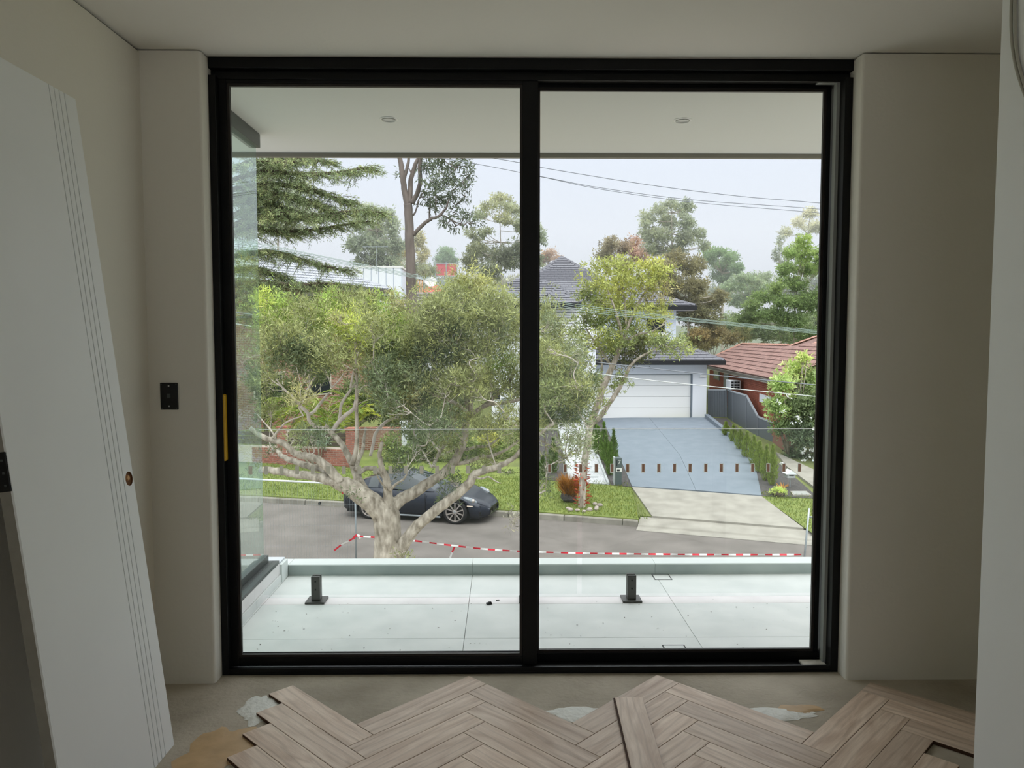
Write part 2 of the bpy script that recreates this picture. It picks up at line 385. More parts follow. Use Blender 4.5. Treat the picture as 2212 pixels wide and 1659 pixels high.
def patch(name, corners, n, m_, off, mat_, parent=None, kind=None, label=None, skirt=.12):
    """four-sided paving patch draped on the ground, with an edge going down"""
    A, B, C, D = [Vector((p[0], p[1], 0)) for p in corners]; mb = MB(); vs = []
    for i in range(n + 1):
        for j in range(m_ + 1):
            u, v = i / n, j / m_; p = (A * (1 - u) + B * u) * (1 - v) + (D * (1 - u) + C * u) * v
            vs.append((p.x, p.y, tz(p.x, p.y) + off))
    k = m_ + 1; fs = [(i * k + j, (i + 1) * k + j, (i + 1) * k + j + 1, i * k + j + 1) for i in range(n) for j in range(m_)]
    ring = [i * k for i in range(n + 1)] + [n * k + j for j in range(1, m_ + 1)] + [i * k + m_ for i in range(n - 1, -1, -1)] + [j for j in range(m_ - 1, 0, -1)]
    b0 = len(vs); vs += [(vs[r_][0], vs[r_][1], vs[r_][2] - skirt) for r_ in ring]; q = len(ring)
    fs += [(ring[i], b0 + i, b0 + (i + 1) % q, ring[(i + 1) % q]) for i in range(q)]
    mb.add(vs, fs); o = mb.build(name, mat_, parent, kind=kind, label=label); return o

# ============================================================ THE ROOM
CZ = 2.69; WY = 3.23; WL = -1.5; NX = 1.483
struct('floor', MB().box((-1.7, -3.6, -.2), (2.9, 3.50, 0)), 'slab_concrete')
floor = bpy.data.objects['floor']
struct('ceiling', MB().box((-1.7, -3.6, CZ), (2.9, 3.44, CZ + .2)), 'paint_ceiling')
mb = MB().box((WL - .2, -3.6, 0), (WL, WY + .22, CZ - .012)); struct('wall_left', mb, 'paint_wall')
mb = MB().box((WL - .2, -3.6, CZ - .012), (WL - .012, 3.44, CZ)); struct('trim_1', mb, 'groove_grey')
def pier(name, x0, x1, edge):
    mb = MB(); r = .012; n = 5
    prof = [(x0, WY + .21), (x1, WY + .21)]
    if edge == 'right': prof = [(x0, WY + .22), (x0, WY)] + [(x1 - r + r * math.sin(a * math.pi / 2 / n), WY + r - r * math.cos(a * math.pi / 2 / n)) for a in range(n + 1)] + [(x1, WY + .22)]
    else: prof = [(x0, WY + .22)] + [(x0 + r - r * math.cos(a * math.pi / 2 / n), WY + r - r * math.sin(a * math.pi / 2 / n)) for a in range(n + 1)] + [(x1, WY), (x1, WY + .22)]
    k = len(prof); vs = [(x, y, 0) for x, y in prof] + [(x, y, CZ - .006) for x, y in prof]
    fs = [(i, (i + 1) % k, (i + 1) % k + k, i + k) for i in range(k)] + [tuple(range(k))[::-1], tuple(range(k, 2 * k))]
    return struct(name, mb.add(vs, fs), 'paint_wall')
pier('wall_window_left', WL - .2, -1.25, 'right'); pier('wall_window_right', 1.505, 2.9, 'left')
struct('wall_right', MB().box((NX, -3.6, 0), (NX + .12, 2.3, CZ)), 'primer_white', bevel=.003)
struct('wall_right_far', MB().box((2.7, 2.0, 0), (2.9, 3.44, CZ)), 'paint_wall')
struct('wall_alcove', MB().box((NX + .12, 2.0, 0), (2.7, 2.2, CZ)), 'paint_wall')
struct('wall_back', MB().box((-1.7, -3.6, 0), (1.6, -3.4, .2)).box((-1.7, -3.6, 2.2), (1.6, -3.4, CZ)).box((-1.7, -3.6, .2), (-1.2, -3.4, 2.2)).box((1.2, -3.6, .2), (1.6, -3.4, 2.2)), 'paint_wall')

# herringbone boards laid in the floor, short of the window
BW, BL, BT = .1135, .587, .014
s2 = math.sqrt(.5); U = Vector((s2, s2, 0)); V = Vector((s2, -s2, 0))
pm = MB(); c_ = .0012
pm.add([(0, 0, 0), (BL, 0, 0), (BL, BW, 0), (0, BW, 0), (0, 0, BT - c_), (BL, 0, BT - c_), (BL, BW, BT - c_), (0, BW, BT - c_), (c_, c_, BT), (BL - c_, c_, BT), (BL - c_, BW - c_, BT), (c_, BW - c_, BT)],
       [(0, 1, 5, 4), (1, 2, 6, 5), (2, 3, 7, 6), (3, 0, 4, 7)], 1)
pm.add([], []); k0 = 0
pm.f += [(8, 9, 10, 11), (4, 5, 9, 8), (5, 6, 10, 9), (6, 7, 11, 10), (7, 4, 8, 11)]; pm.mi += [0] * 5
plank_me = pm.mesh('plank', ['oak', 'plank_side'])
PX0, PY0, PER = -.15, 3.262, BL * math.sqrt(2)
def blocked(p, d, wdt):
    for a in (0, .25, .5, .75, 1):
        for b in (0, 1):
            q = p + d * (BL * a) + wdt * (BW * b)
            if q.x > NX - .005 and q.y < 2.31: return True
            if q.x > NX + .75 or q.y < .75 or q.y > WY - .002 and q.x > 1.5: return True
    return False
gap = random.Random(3)
for c in range(-1, 4):
    for k in range(16):
        P = Vector((PX0 + c * PER, PY0 - k * BW * math.sqrt(2), 0))
        # rising board: end at the peak, runs back down-left
        A = P + V * BW - U * BL
        for kind in 'AB':
            if kind == 'A':
                if c < 0: continue
                o, d, w = P - U * BL + V * BW, U, -V
            else:
                if c == 2 and k == 5: continue
                if c == 3: continue
                o, d, w = P + V * BW - U * BW, V, U
            if blocked(o, d, w): continue
            M = Matrix((d, w, Vector((0, 0, 1)))).transposed().to_4x4()
            g = .0007; M.translation = o + d * g + w * g + Vector((0, 0, .0006 + gap.uniform(0, .0005)))
            inst('plank', plank_me, M @ Matrix.Diagonal((1 - 2 * g / BL, 1 - 2 * g / BW, 1, 1)), floor)
# loose board lying across the laid ones
lp = MB(); lp.v = list(pm.v); lp.f = list(pm.f); lp.mi = list(pm.mi)
lpo = bpy.data.objects.new('oak_board', lp.mesh('oak_board', ['oak', 'plank_side'])); COL.objects.link(lpo)
a0 = atz(1328, 1506, BT * 2); a1 = atz(1363, 1659, BT * 2); dd = (a1 - a0); dd.z = 0; dd.normalize(); wv_ = Vector((-dd.y, dd.x, 0))
M = Matrix((dd, wv_, Vector((0, 0, 1)))).transposed().to_4x4(); M.translation = Vector((a0.x, a0.y, BT + .0016)); lpo.matrix_basis = M
tag(lpo, 'loose oak board lying lengthwise on top of the laid herringbone floor', 'board'); WM[lpo.name] = M
# tongue along the loose board
tg = MB().box((0, -.006, .004), (BL, 0, .009)).mesh('tongue', 'plank_side'); o = bpy.data.objects.new('tongue', tg); COL.objects.link(o); o.parent = lpo; o.location = (0, 0, 0)

def spill(name, c, rx, ry, m, label, h=.004, seed=1, n=44, rough=.25):
    rr = random.Random(seed); ks = [(rr.uniform(.5, 1), rr.uniform(0, 6.28), q) for q in (2, 3, 5, 8, 13)]
    mb = MB(); vs = [(c[0], c[1], h + .0006)]
    rings = 3
    for i in range(1, rings + 1):
        for j in range(n):
            a = 2 * math.pi * j / n; w = 1 + sum(rough * s_ / (1 + .35 * q) * math.sin(q * a + p_) for s_, p_, q in ks)
            f = i / rings; vs.append((c[0] + rx * w * f * math.cos(a), c[1] + ry * w * f * math.sin(a), h * (1 if i < rings else .05) + .0006))
    fs = [(0, 1 + j, 1 + (j + 1) % n) for j in range(n)]
    for i in range(rings - 1):
        for j in range(n): fs.append((1 + i * n + j, 1 + (i + 1) * n + j, 1 + (i + 1) * n + (j + 1) % n, 1 + i * n + (j + 1) % n))
    mb.add(vs, fs); o = mb.build(name, m, smooth=True); tag(o, label, 'adhesive'); return o
spill('adhesive_spill', (-1.03, 2.68), .13, .19, 'glue_tan', 'tan flooring adhesive spread on the slab left of the board ends', seed=4, rough=.32)
spill('adhesive_smear', (-.985, 3.0), .07, .13, 'glue_white', 'white dried adhesive edge beside the dark board ends', h=.005, seed=9, rough=.32)
spill('adhesive_smear', (.30, 2.945), .13, .055, 'glue_white', 'white wet adhesive in the valley between the two middle peaks of boards', h=.004, seed=5, rough=.26)
spill('adhesive_smear', (1.1, 2.93), .16, .05, 'glue_white', 'white wet adhesive in the valley beside the peak near the right pier', h=.004, seed=6, rough=.26)
spill('adhesive_spill', (1.2, 2.97), .08, .045, 'glue_tan', 'small tan adhesive patch by the white smear near the right pier', h=.005, seed=7, rough=.32)

# leaning door slab, long edge on the floor beside the left wall
b0 = Vector((-1.215, 2.735, 0)); t0 = Vector((-1.497, 2.735, 2.335)); wid = .655; thk = .037
e_up = (t0 - b0).normalized(); e_w = Vector((0, -1, 0)); e_n = e_w.cross(e_up).normalized()
if e_n.x < 0: e_n = -e_n
Lh = (t0 - b0).length
root = thing('door_slab', 'white grooved door slab leaning on the left wall', 'door', b0)
def SL(u, w, n): return b0 + e_w * u + e_up * w + e_n * n
def slabbox(mb, u0, u1, w0, w1, n0, n1, mi=0):
    vs = [SL(u, w, n) for n in (n0, n1) for w in (w0, w1) for u in (u0, u1)]
    return mb.add(vs, [(0, 1, 3, 2), (4, 6, 7, 5), (0, 4, 5, 1), (2, 3, 7, 6), (0, 2, 6, 4), (1, 5, 7, 3)], mi)
gu = [.070, .0995, .129, .158]; gw = .0045
mb = MB(); mb2 = MB(); us = [0] + [q for g in gu for q in (g - gw / 2, g + gw / 2)] + [wid]
d = ray(279, 1034); tt = (b0 - _o).dot(e_n) / d.dot(e_n); hp = _o + d * tt
hu, hv, hr, hn = (hp - b0).dot(e_w), (hp - b0).dot(e_up), .0255, 32
for i in range(2, len(us), 2): slabbox(mb, us[i], us[i + 1], 0, Lh, -.006, 0)
slabbox(mb, 0, us[1], 0, hv - .05, -.006, 0); slabbox(mb, 0, us[1], hv + .05, Lh, -.006, 0)
ring = [(hu + hr * math.cos(2 * math.pi * k / hn), hv + hr * math.sin(2 * math.pi * k / hn)) for k in range(hn)]
def sq(u, w):
    du_, dw_ = u - hu, w - hv; f_ = min((us[1] - hu) / du_ if du_ > 1e-6 else (0 - hu) / du_ if du_ < -1e-6 else 9e9, .05 / abs(dw_) if abs(dw_) > 1e-6 else 9e9); return hu + du_ * f_, hv + dw_ * f_
outer = [sq(*p) for p in ring]
corners = [(us[1], hv + .05), (0, hv + .05), (0, hv - .05), (us[1], hv - .05)]
for c__ in corners:
    k = min(range(hn), key=lambda q: (outer[q][0] - c__[0]) ** 2 + (outer[q][1] - c__[1]) ** 2); outer[k] = c__
for u_ in (0, us[1]): mb.add([SL(u_, hv - .05, -.006), SL(u_, hv + .05, -.006), SL(u_, hv + .05, 0), SL(u_, hv - .05, 0)], [(0, 1, 2, 3)])
mb.add([SL(u, w, 0) for u, w in ring + outer], [(k, (k + 1) % hn, hn + (k + 1) % hn, hn + k) for k in range(hn)])
slabbox(mb2, 0, wid, 0, Lh, -thk, -.006)
mb.build('face', 'primer_white', root); mb2.build('core', 'slab_edge', root, label='unpainted grey core and edge of the slab')
mb = MB()
for g in gu: slabbox(mb, g - gw / 2, g + gw / 2, .002, Lh - .002, -.0062, -.0045)
mb.build('groove', 'groove_grey', root)
# bored latch hole
hM = Matrix((e_w, e_up, e_n)).transposed().to_4x4()
hM.translation = hp
MB().lathe([(.0, -.0057), (.0255, -.0057), (.0255, -.0002)], 32, hM).build('latch_hole', 'mdf_brown', root, smooth=False, label='round bored latch hole with brown board showing')
MB().lathe([(.0, .002), (.008, .002), (.011, -.0055)], 12, hM @ Matrix.Translation((.006, .004, 0))).build('latch_end', 'timber_pale', root)
hz = 1.0
d = ray(8, 1020); hw_ = (hp - b0).dot(e_up) + .135
mb = MB(); slabbox(mb, wid - .001, wid + .004, hw_ - .052, hw_ + .058, -thk - .05, -.002); hg = mb.build('hinge', 'hinge_black', root, bevel=.002)
mb = MB()
for dz in (-.035, .0, .035): slabbox(mb, wid + .004, wid + .0052, hw_ + dz - .003, hw_ + dz + .003, -.018, -.012)
mb.build('screws', 'switch_rocker', hg, kind='stuff')

# switch plate on the left pier
sw = thing('light_switch', 'black light switch plate on the pier left of the sliding door', 'switch', (-1.413, WY, 1.253))
MB().box((-1.45, WY - .008, 1.196), (-1.376, WY, 1.31)).build('plate', 'switch_black', sw, bevel=.002)
MB().box((-1.421, WY - .0115, 1.247), (-1.406, WY - .008, 1.264)).build('rocker', 'switch_rocker', sw, bevel=.001)
for z in (1.297, 1.211):
    MB().lathe([(0, .0015), (.0032, .0015), (.0036, 0)], 12, Matrix.Translation((-1.413, WY - .008, z)) @ Matrix.Rotation(R(90), 4, 'X')).build('screw', 'screw_pale', sw)
for x in (-1.444, -1.382):
    for z in (1.304, 1.202): MB().lathe([(0, .001), (.0022, .001), (.0026, 0)], 10, Matrix.Translation((x, WY - .008, z)) @ Matrix.Rotation(R(90), 4, 'X')).build('corner_dot', 'switch_rocker', sw)

# grey cord looped on the near wall end
def onx(x, y, X): d_ = ray(x, y); return _o + d_ * (X / d_.x)
pts = [onx(x, y, NX - .006) for x, y in ((2187, -60), (2184, 40), (2187, 100), (2196, 150), (2212, 200), (2240, 270))]
pp, rr_ = smooth_poly(pts, [.0045] * 6, 5)
co = MB().tube(pp, rr_, 6); pts = [onx(x, y, NX - .006) for x, y in ((2195, -60), (2193, 40), (2196, 110), (2205, 155), (2222, 210), (2250, 280))]
pp, rr_ = smooth_poly(pts, [.0045] * 6, 5); co.tube(pp, rr_, 6)
cd_ = thing('hanging_cord', 'pair of grey cords curving down the right wall near its end', 'cord', tuple(pp[0]))
co.build('cord', 'cord_grey', cd_, smooth=True, kind='stuff')

# ============================================================ SLIDING DOOR
FY0, FY1 = 3.31, 3.47
FX0, FX1, FZ1 = -1.25, 1.505, CZ
dr = thing('door_1', 'black aluminium sliding glass door filling the window wall', 'door', (0.13, FY0, 0)); dr['kind'] = 'structure'
mb = MB().box((FX0, FY0, FZ1 - .047), (FX1, FY0 + .035, FZ1)).box((FX0, FY0 + .035, FZ1 - .075), (FX1, FY1, FZ1)).box((FX0, FY0 + .03, FZ1 - .083), (FX1, FY0 + .038, FZ1 - .05))
mb.build('frame_head', 'frame_black', dr, bevel=.002)
for nm, x0, x1 in (('frame_jamb', FX0, FX0 + .03), ('frame_jamb', FX1 - .034, FX1)):
    MB().box((x0, FY0, 0), (x1, FY1, FZ1 - .075)).build(nm, 'frame_black', dr, bevel=.002)
MB().box((FX0 + .03, FY0, 0), (FX1 - .034, FY1, .012)).box((FX0 + .03, FY0, .012), (FX1 - .034, FY0 + .014, .030)).box((FX0 + .03, FY0 + .10, .012), (FX1 - .034, FY0 + .106, .022)).box((FX0 + .03, FY1 - .01, .012), (FX1 - .034, FY1, .04)).build('sill_track', 'frame_black', dr, bevel=.0015)
MB().box((FX1 - .048, FY0 + .052, .014), (FX1 - .034, FY0 + .085, FZ1 - .075)).build('seal_strip', 'seal_grey', dr)
MB().box((FX1 - .13, FY0 + .052, FZ1 - .081), (FX1 - .048, FY0 + .082, FZ1 - .0755)).build('seal_strip', 'seal_grey', dr)
MB().box((1.36, FY0 + .022, .012), (1.466, FY0 + .085, .023)).build('dusty_block', 'dust_white', dr, bevel=.003, label='dust-covered pale filler block at the end of the track')
def panel(name, x0, x1, z0, z1, gx0, gx1, gz0, gz1, y0, y1, inner='decal'):
    mb = MB().box((x0, y0, z0), (gx0 - .012, y1, z1)).box((gx1 + .012, y0, z0), (x1, y1, z1)).box((gx0 - .012, y0, z0), (gx1 + .012, y1, gz0 - .012)).box((gx0 - .012, y0, gz1 + .012), (gx1 + .012, y1, z1))
    p = mb.build(name, 'frame_black', dr, bevel=.0015)
    m = (y0 + y1) / 2
    bb = MB()
    for a, b in (((gx0 - .012, y0 + .006, gz0 - .012), (gx1 + .012, m + .004, gz0)), ((gx0 - .012, y0 + .006, gz1), (gx1 + .012, m + .004, gz1 + .012)), ((gx0 - .012, y0 + .006, gz0), (gx0, m + .004, gz1)), ((gx1, y0 + .006, gz0), (gx1 + .012, m + .004, gz1))): bb.box(a, b)
    bb.build('glazing_bead', 'bead_brown', p)
    MB().box((gx0 - .008, m + .004, gz0 - .008), (gx1 + .008, m + .010, gz1 + .008)).build('glass', 'door_glass', p)
    ew, hw = (.0026, .0062) if inner == 'decal' else (.0004, .0082)
    dm = MB().box((-hw, -.0006, -.018), (hw, 0, .018)).box((-hw - ew, -.0003, -.018 - ew), (hw + ew, 0, .018 + ew), mi=1).mesh('safety_mark', [inner, 'decal_edge'])
    return p, m + .0036, dm
# near leaf on the left
pl, dy, dm = panel('sliding_panel', -1.255 + .02, .155, .024, FZ1 - .078, -1.176, .075, .075, 2.582, FY0 + .038, FY0 + .074, 'decal_frost')
for i in range(17):
    p = at(541 + 33.6 * i, 1016 - .12 * i, dy); inst('safety_mark', dm, Matrix.Translation((p.x, dy, p.z)), pl)
pr, dy2, dm2 = panel('sliding_panel', .085, FX1 - .05, .018, FZ1 - .076, .166, 1.424, .064, 2.588, FY0 + .10, FY0 + .136)
for i in range(17):
    p = at(1187 + 33.75 * i, 1012 - .12 * i, dy2); inst('safety_mark', dm2, Matrix.Translation((p.x, dy2, p.z)), pr)
hb = atz  # yellow pull
h0, h1 = at(489, 851, FY0 + .02), at(491, 996, FY0 + .02)
hx = -1.225
MB().box((hx - .020, FY0 + .004, h1.z), (hx + .012, FY0 + .0385, h0.z)).build('pull_handle', 'yellow_tape', pl, bevel=.008, label='pull handle wrapped in yellow film')

# ============================================================ BALCONY
ZB = 0.0
bal = struct('balcony_floor', MB().box((-1.5, 3.50, -.22), (4.6, 4.85, -.012)), 'grout')
def tile(x0, x1, y0, y1, m='tile_grey'):
    g = .0013; o = MB().box((x0 + g, y0 + g, -.0118), (x1 - g, y1 - g, ZB)).build('tile', m, bal, bevel=.0008)
xs = [-1.49, -1.353, -.193, .967, 2.127, 3.287, 4.447]
ys = [(3.505, 3.715, 'tile_grey'), (3.715, 4.205, 'tile_grey'), (4.205, 4.32, 'tile_cut'), (4.32, 4.735, 'tile_grey')]
for y0, y1, m in ys:
    for i in range(len(xs) - 1): tile(xs[i], xs[i + 1], y0, y1, m)
up = struct('balcony_upstand', MB().box((-1.5, 4.74, -.012), (4.6, 4.856, .056)), 'grout')
for i in range(len(xs) - 1):
    MB().box((xs[i] + .001, 4.733, 0), (xs[i + 1] - .001, 4.74, .062)).build('tile', 'upstand_tile', up)
    MB().box((xs[i] + .001, 4.731, .062), (xs[i + 1] - .001, 4.862, .070)).build('coping_tile', 'coping', up)
# soffit above the balcony
struct('soffit', MB().box((-3.2, 3.44, 2.695), (5.2, 5.0, 2.78)), 'soffit_white')
struct('fascia', MB().box((-3.2, 5.0, 2.668), (5.2, 5.035, 2.95)), 'fascia_taupe')
for i, (x, y) in enumerate(((-.622, 4.24), (.989, 4.24))):
    t = thing('downlight', ('white recessed downlight in the soffit over the left door leaf', 'white recessed downlight in the soffit over the right door leaf')[i], 'light', (x, y, 2.695), 'soffit downlights')
    T = Matrix.Translation((x, y, 2.695))
    MB().lathe([(.050, -.0002), (.049, -.004), (.040, -.005), (.038, -.001)], 32, T).build('rim', 'trim_white', t, smooth=True)
    MB().lathe([(.038, -.001), (.034, .006), (0, .006)], 32, T @ Matrix.Translation((0, 0, -.0078))).build('lens', 'light_lens', t)
# glass fence on spigots
gt = .985; gy = 4.262
for i, (x0, x1, lab) in enumerate(((-1.372, .424, 'frameless clear glass fence panel on the left, beside the glass side screen'), (.452, 2.25, 'frameless clear glass fence panel on the right, reaching past the door frame'))):
    t = thing('fence_panel', lab, 'glass panel', ((x0 + x1) / 2, gy, .035), 'balcony glass fence')
    MB().box((x0, gy - .006, .040), (x1, gy + .006, gt)).build('glass', 'fence_glass', t)
    MB().box((x0, gy - .0062, gt), (x1, gy + .0062, gt + .0012)).build('polished_edge', 'trim_white', t)
def spigot(x, lab):
    t = thing('spigot', lab, 'spigot', (x, gy, 0), 'fence spigots')
    MB().box((x - .055, gy - .055, 0), (x + .055, gy + .055, .012)).build('base_plate', 'spigot_black', t, bevel=.003)
    mb = MB().box((x - .025, gy - .026, .012), (x + .025, gy - .0075, .150)).box((x - .025, gy + .0075, .012), (x + .025, gy + .026, .150)).box((x - .025, gy - .0075, .012), (x + .025, gy + .0075, .038))
    mb.build('clamp', 'spigot_black', t, bevel=.003)
    for z in (.075, .122): MB().lathe([(0, .0016), (.005, .0016), (.0055, 0)], 12, Matrix.Translation((x, gy - .026, z)) @ Matrix.Rotation(R(90), 4, 'X')).build('screw', 'car_black', t)
spigot(-1.062, 'dark square spigot holding the glass fence, seen through the left door leaf')
spigot(.735, 'dark square spigot holding the glass fence, seen through the right door leaf')
spigot(.146, 'dark square spigot hidden behind the meeting stile of the door'); spigot(1.95, 'dark square spigot at the far end of the right glass panel')
# end wall and side glass screen on the left
SX = -1.37
es = struct('balcony_end_wall', MB().box((-1.49, 3.505, -.012), (SX - .008, 4.74, .118)), 'render_white')
for y0, y1 in ((3.51, 4.13), (4.132, 4.60)): MB().box((SX - .008, y0, .052), (SX, y1, .118)).build('tile', 'tile_cut', es)
for y0, y1 in ((3.51, 4.13), (4.132, 4.60)): MB().box((SX - .008, y0, 0), (SX + .008, y1, .050)).build('skirting_tile', 'tile_grey', es, bevel=.001)
MB().box((SX - .006, 4.602, 0), (SX + .014, 4.73, .11)).build('corner_post', 'coping', es, bevel=.002)
sg = thing('side_screen', 'tall green-tinted glass screen closing the left end of the balcony', 'glass screen', (-1.45, 4.0, .118))
MB().box((-1.46, 3.52, .165), (-1.448, 4.55, 2.66)).build('glass', 'screen_glass', sg)
MB().box((-1.475, 3.51, .118), (-1.405, 4.60, .137)).box((-1.475, 3.51, .137), (-1.43, 4.58, .178)).build('bottom_channel', 'screen_frame', sg, bevel=.002)
MB().box((-1.49, 3.51, 2.615), (-1.425, 4.56, 2.694)).build('top_channel', 'screen_frame', sg, bevel=.002)
MB().box((-1.404, 3.51, .100), (-1.372, 4.60, .1365)).build('sill_angle', 'screen_frame', sg)
g_ = atz
mk = MB(); pz = [at(x, y, 4.0) for x, y in ((532, 1155), (541, 1161), (547, 1164), (555, 1174), (560, 1181))]
pz = [Vector((-1.4475, 3.75 + .07 * i, .33 - .035 * i - .01 * (i % 2))) for i in range(5)]
pp, rr_ = smooth_poly(pz, [.002, .006, .004, .009, .003], 4); mk.tube(pp, rr_, 6); mk.build('sealant_smear', 'black_gum', sg, label='black sealant smear low on the glass')
# floor wastes with tile inserts
for lab, (x, y) in (('thin square floor waste at the foot of the balcony upstand', (.998, 4.675)), ('thin square floor waste close to the right door sill', (.832, 3.565))):
    t = thing('floor_waste', lab, 'drain', (x, y, 0), 'balcony floor wastes')
    w = .055; mb = MB()
    for a, b in (((-w, -w), (w, -w + .006)), ((-w, w - .006), (w, w)), ((-w, -w), (-w + .006, w)), ((w - .006, -w), (w, w))): mb.box((x + a[0], y + a[1], .0002), (x + b[0], y + b[1], .0015))
    mb.build('rim', 'drain_dark', t); MB().box((x - w + .006, y - w + .006, .0002), (x + w - .006, y + w - .006, .0010)).build('tile_insert', 'tile_grey', t)
# packers and scraps left on the tiles
o = MB().box((-.014, -.010, 0), (.014, .010, .010)).box((-.002, -.008, .010), (.012, .006, .014)).build('packer', 'black_gum', bevel=.001); o.location = (-.078, 4.2, .0002); o.rotation_euler = (0, 0, .5); tag(o, 'small black plastic packer lying on the tiles before the glass fence', 'packer', 'scraps on the tiles')
o = MB().box((-.010, -.004, 0), (.010, .004, .003)).build('packer_chip', 'black_gum'); o.location = (-.030, 4.262, .0002); o.rotation_euler = (0, 0, .2); tag(o, 'tiny dark plastic chip just right of the black packer', 'scrap', 'scraps on the tiles')
n = 130; C = np.stack([RNG.uniform(-1.3, 2.0, n), RNG.uniform(3.53, 4.28, n), np.full(n, .0025)], 1)
D = norm(np.stack([RNG.normal(size=n), RNG.normal(size=n), RNG.normal(0, .12, n)], 1)); Ls = RNG.uniform(.002, .0075, n)
S = norm(np.cross(D, np.array([[0, 0, 1.]]))); q = np.stack([C - D * Ls[:, None], C + S * Ls[:, None] * .5 + [0, 0, .0008], C + D * Ls[:, None], C - S * Ls[:, None] * .5], 1); q[:, :, 2] = np.clip(q[:, :, 2], .0006, .006)
o = quads('leaf_litter', q, np.tile(lin((104, 98, 88)), (n, 1)) * RNG.uniform(.5, 1.2, (n, 1)), 'leaf', label='scattered dry leaf specks and grit on the balcony tiles'); o['category'] = 'litter'

# ============================================================ STREET AND GROUND
def strip(name, t0, t1, z, m, x0=-44, x1=44, n=90):
    mb = MB(); vs = []
    for i in range(n + 1):
        X = x0 + (x1 - x0) * i / n; yk = float(np.interp(X, KX, KY))
        vs += [(X, yk + t0 / .957, z), (X, yk + t1 / .957, z)]
    fs = [(2 * i, 2 * i + 2, 2 * i + 3, 2 * i + 1) for i in range(n)]
    return mb.add(vs, fs)
struct('road', strip('road', -7.4, .02, ROAD, 'asphalt'), 'asphalt')
mb = MB().add([(-40, 5.2, -3.62), (40, 5.2, -3.62), (40, 34, -3.62), (-40, 34, -3.62)], [(0, 1, 2, 3)]); struct('ground_near', mb, 'site_soil')
# ground rising beyond the far kerb
mb = MB(); vs = []; ts = [.55, 1, 2, 3.5, 6, 10, 14, 20, 28, 33.5, 60, 120]; n = 60
for i in range(n + 1):
    X = -60 + 120 * i / n
    for t in ts:
        yk = float(np.interp(X, KX, KY)); Y = yk + t / .957; vs.append((X * (1 + t / 60), Y, tz(X, Y) - .02))
k = len(ts); fs = [(i * k + j, (i + 1) * k + j, (i + 1) * k + j + 1, i * k + j + 1) for i in range(n) for j in range(k - 1)]
struct('ground', mb.add(vs, fs), 'soil', smooth=True)
# verge lawn patches
def kp(X, t): return (X, float(np.interp(X, KX, KY)) + t / .957)
G = gnd
def g2(x, y): p = gnd(x, y); return (p.x, p.y)
dl, dr_ = g2(1402, 1118), g2(1735, 1145); fl, fr = g2(1365, 1053), g2(1645, 1073)
def lawn_strip(name, xa, xb, n, m_=8, t0=.17, t1=3.62):
    mb = MB(); vs = []
    for i in range(n + 1):
        for j in range(m_ + 1):
            f = j / m_; t_ = t0 + (t1 - t0) * f; a_, b_ = xa[0] + (xa[1] - xa[0]) * f, xb[0] + (xb[1] - xb[0]) * f
            X_ = a_ + (b_ - a_) * i / n; Y_ = kp(X_, t_)[1]; vs.append((X_, Y_, tz(X_, Y_) + .012))
    k_ = m_ + 1; fs = [(i * k_ + j, (i + 1) * k_ + j, (i + 1) * k_ + j + 1, i * k_ + j + 1) for i in range(n) for j in range(m_)]
    e0 = len(vs)
    for i in range(n + 1): v = vs[i * k_]; vs.append((v[0], v[1], v[2] - .12))
    fs += [(i * k_, e0 + i, e0 + i + 1, (i + 1) * k_) for i in range(n)]
    e1 = len(vs)
    for q, i in ((n, 0),): 
        for j in range(k_): v = vs[n * k_ + j]; vs.append((v[0], v[1], v[2] - .12))
    fs += [(n * k_ + j, e1 + j, e1 + j + 1, n * k_ + j + 1) for j in range(m_)]
    return struct(name, mb.add(vs, fs), 'lawn')
lawn_strip('verge_lawn', (-20, -20), (dl[0] - .30, fl[0] + .02), 70)
lawn_strip('verge_lawn_right', (dr_[0] + .12, fr[0] - .02), (15, 16), 30)
# lawn rising to the front gardens on the left
patch('garden_lawn', (kp(-19, 3.85), g2(1165, 1037), g2(1120, 1010), kp(-19, 6.2)), 30, 6, .02, 'lawn', kind='structure')
# grass blades on the verge
n = 26000; X = RNG.uniform(-9, 9.5, n); t = RNG.uniform(.2, 3.6, n); Y = np.interp(X, KX, KY) + t / .957
edgeL = np.interp(t, [.2, 3.5], [dl[0], fl[0]]); edgeR = np.interp(t, [.2, 3.5], [dr_[0], fr[0]])
keep = (X < edgeL - .05) | (X > edgeR + .05); X, Y, t = X[keep], Y[keep], t[keep]; n = len(X)
Z = np.array([tz(a, b) for a, b in zip(X, Y)]) + .012
B = np.stack([X, Y, Z], 1); hh = RNG.uniform(.03, .075, (n, 1)); ang = RNG.uniform(0, 6.28, n)
S = np.stack([np.cos(ang), np.sin(ang), np.zeros(n)], 1); tip = B + hh * (np.array([[0, 0, 1]]) + RNG.normal(0, .35, (n, 3)) * [1, 1, 0])
q = np.stack([B - S * .009, B + S * .009, tip + S * .002, tip - S * .002], 1)
gcol = np.array(lin((116, 132, 64))) * RNG.uniform(.7, 1.35, (n, 1)) * np.where(RNG.random((n, 1)) < .2, [[1.4, 1.15, .8]], [[1, 1, 1]])
gr = quads('grass_blades', q, gcol, 'blade', bpy.data.objects['verge_lawn'])
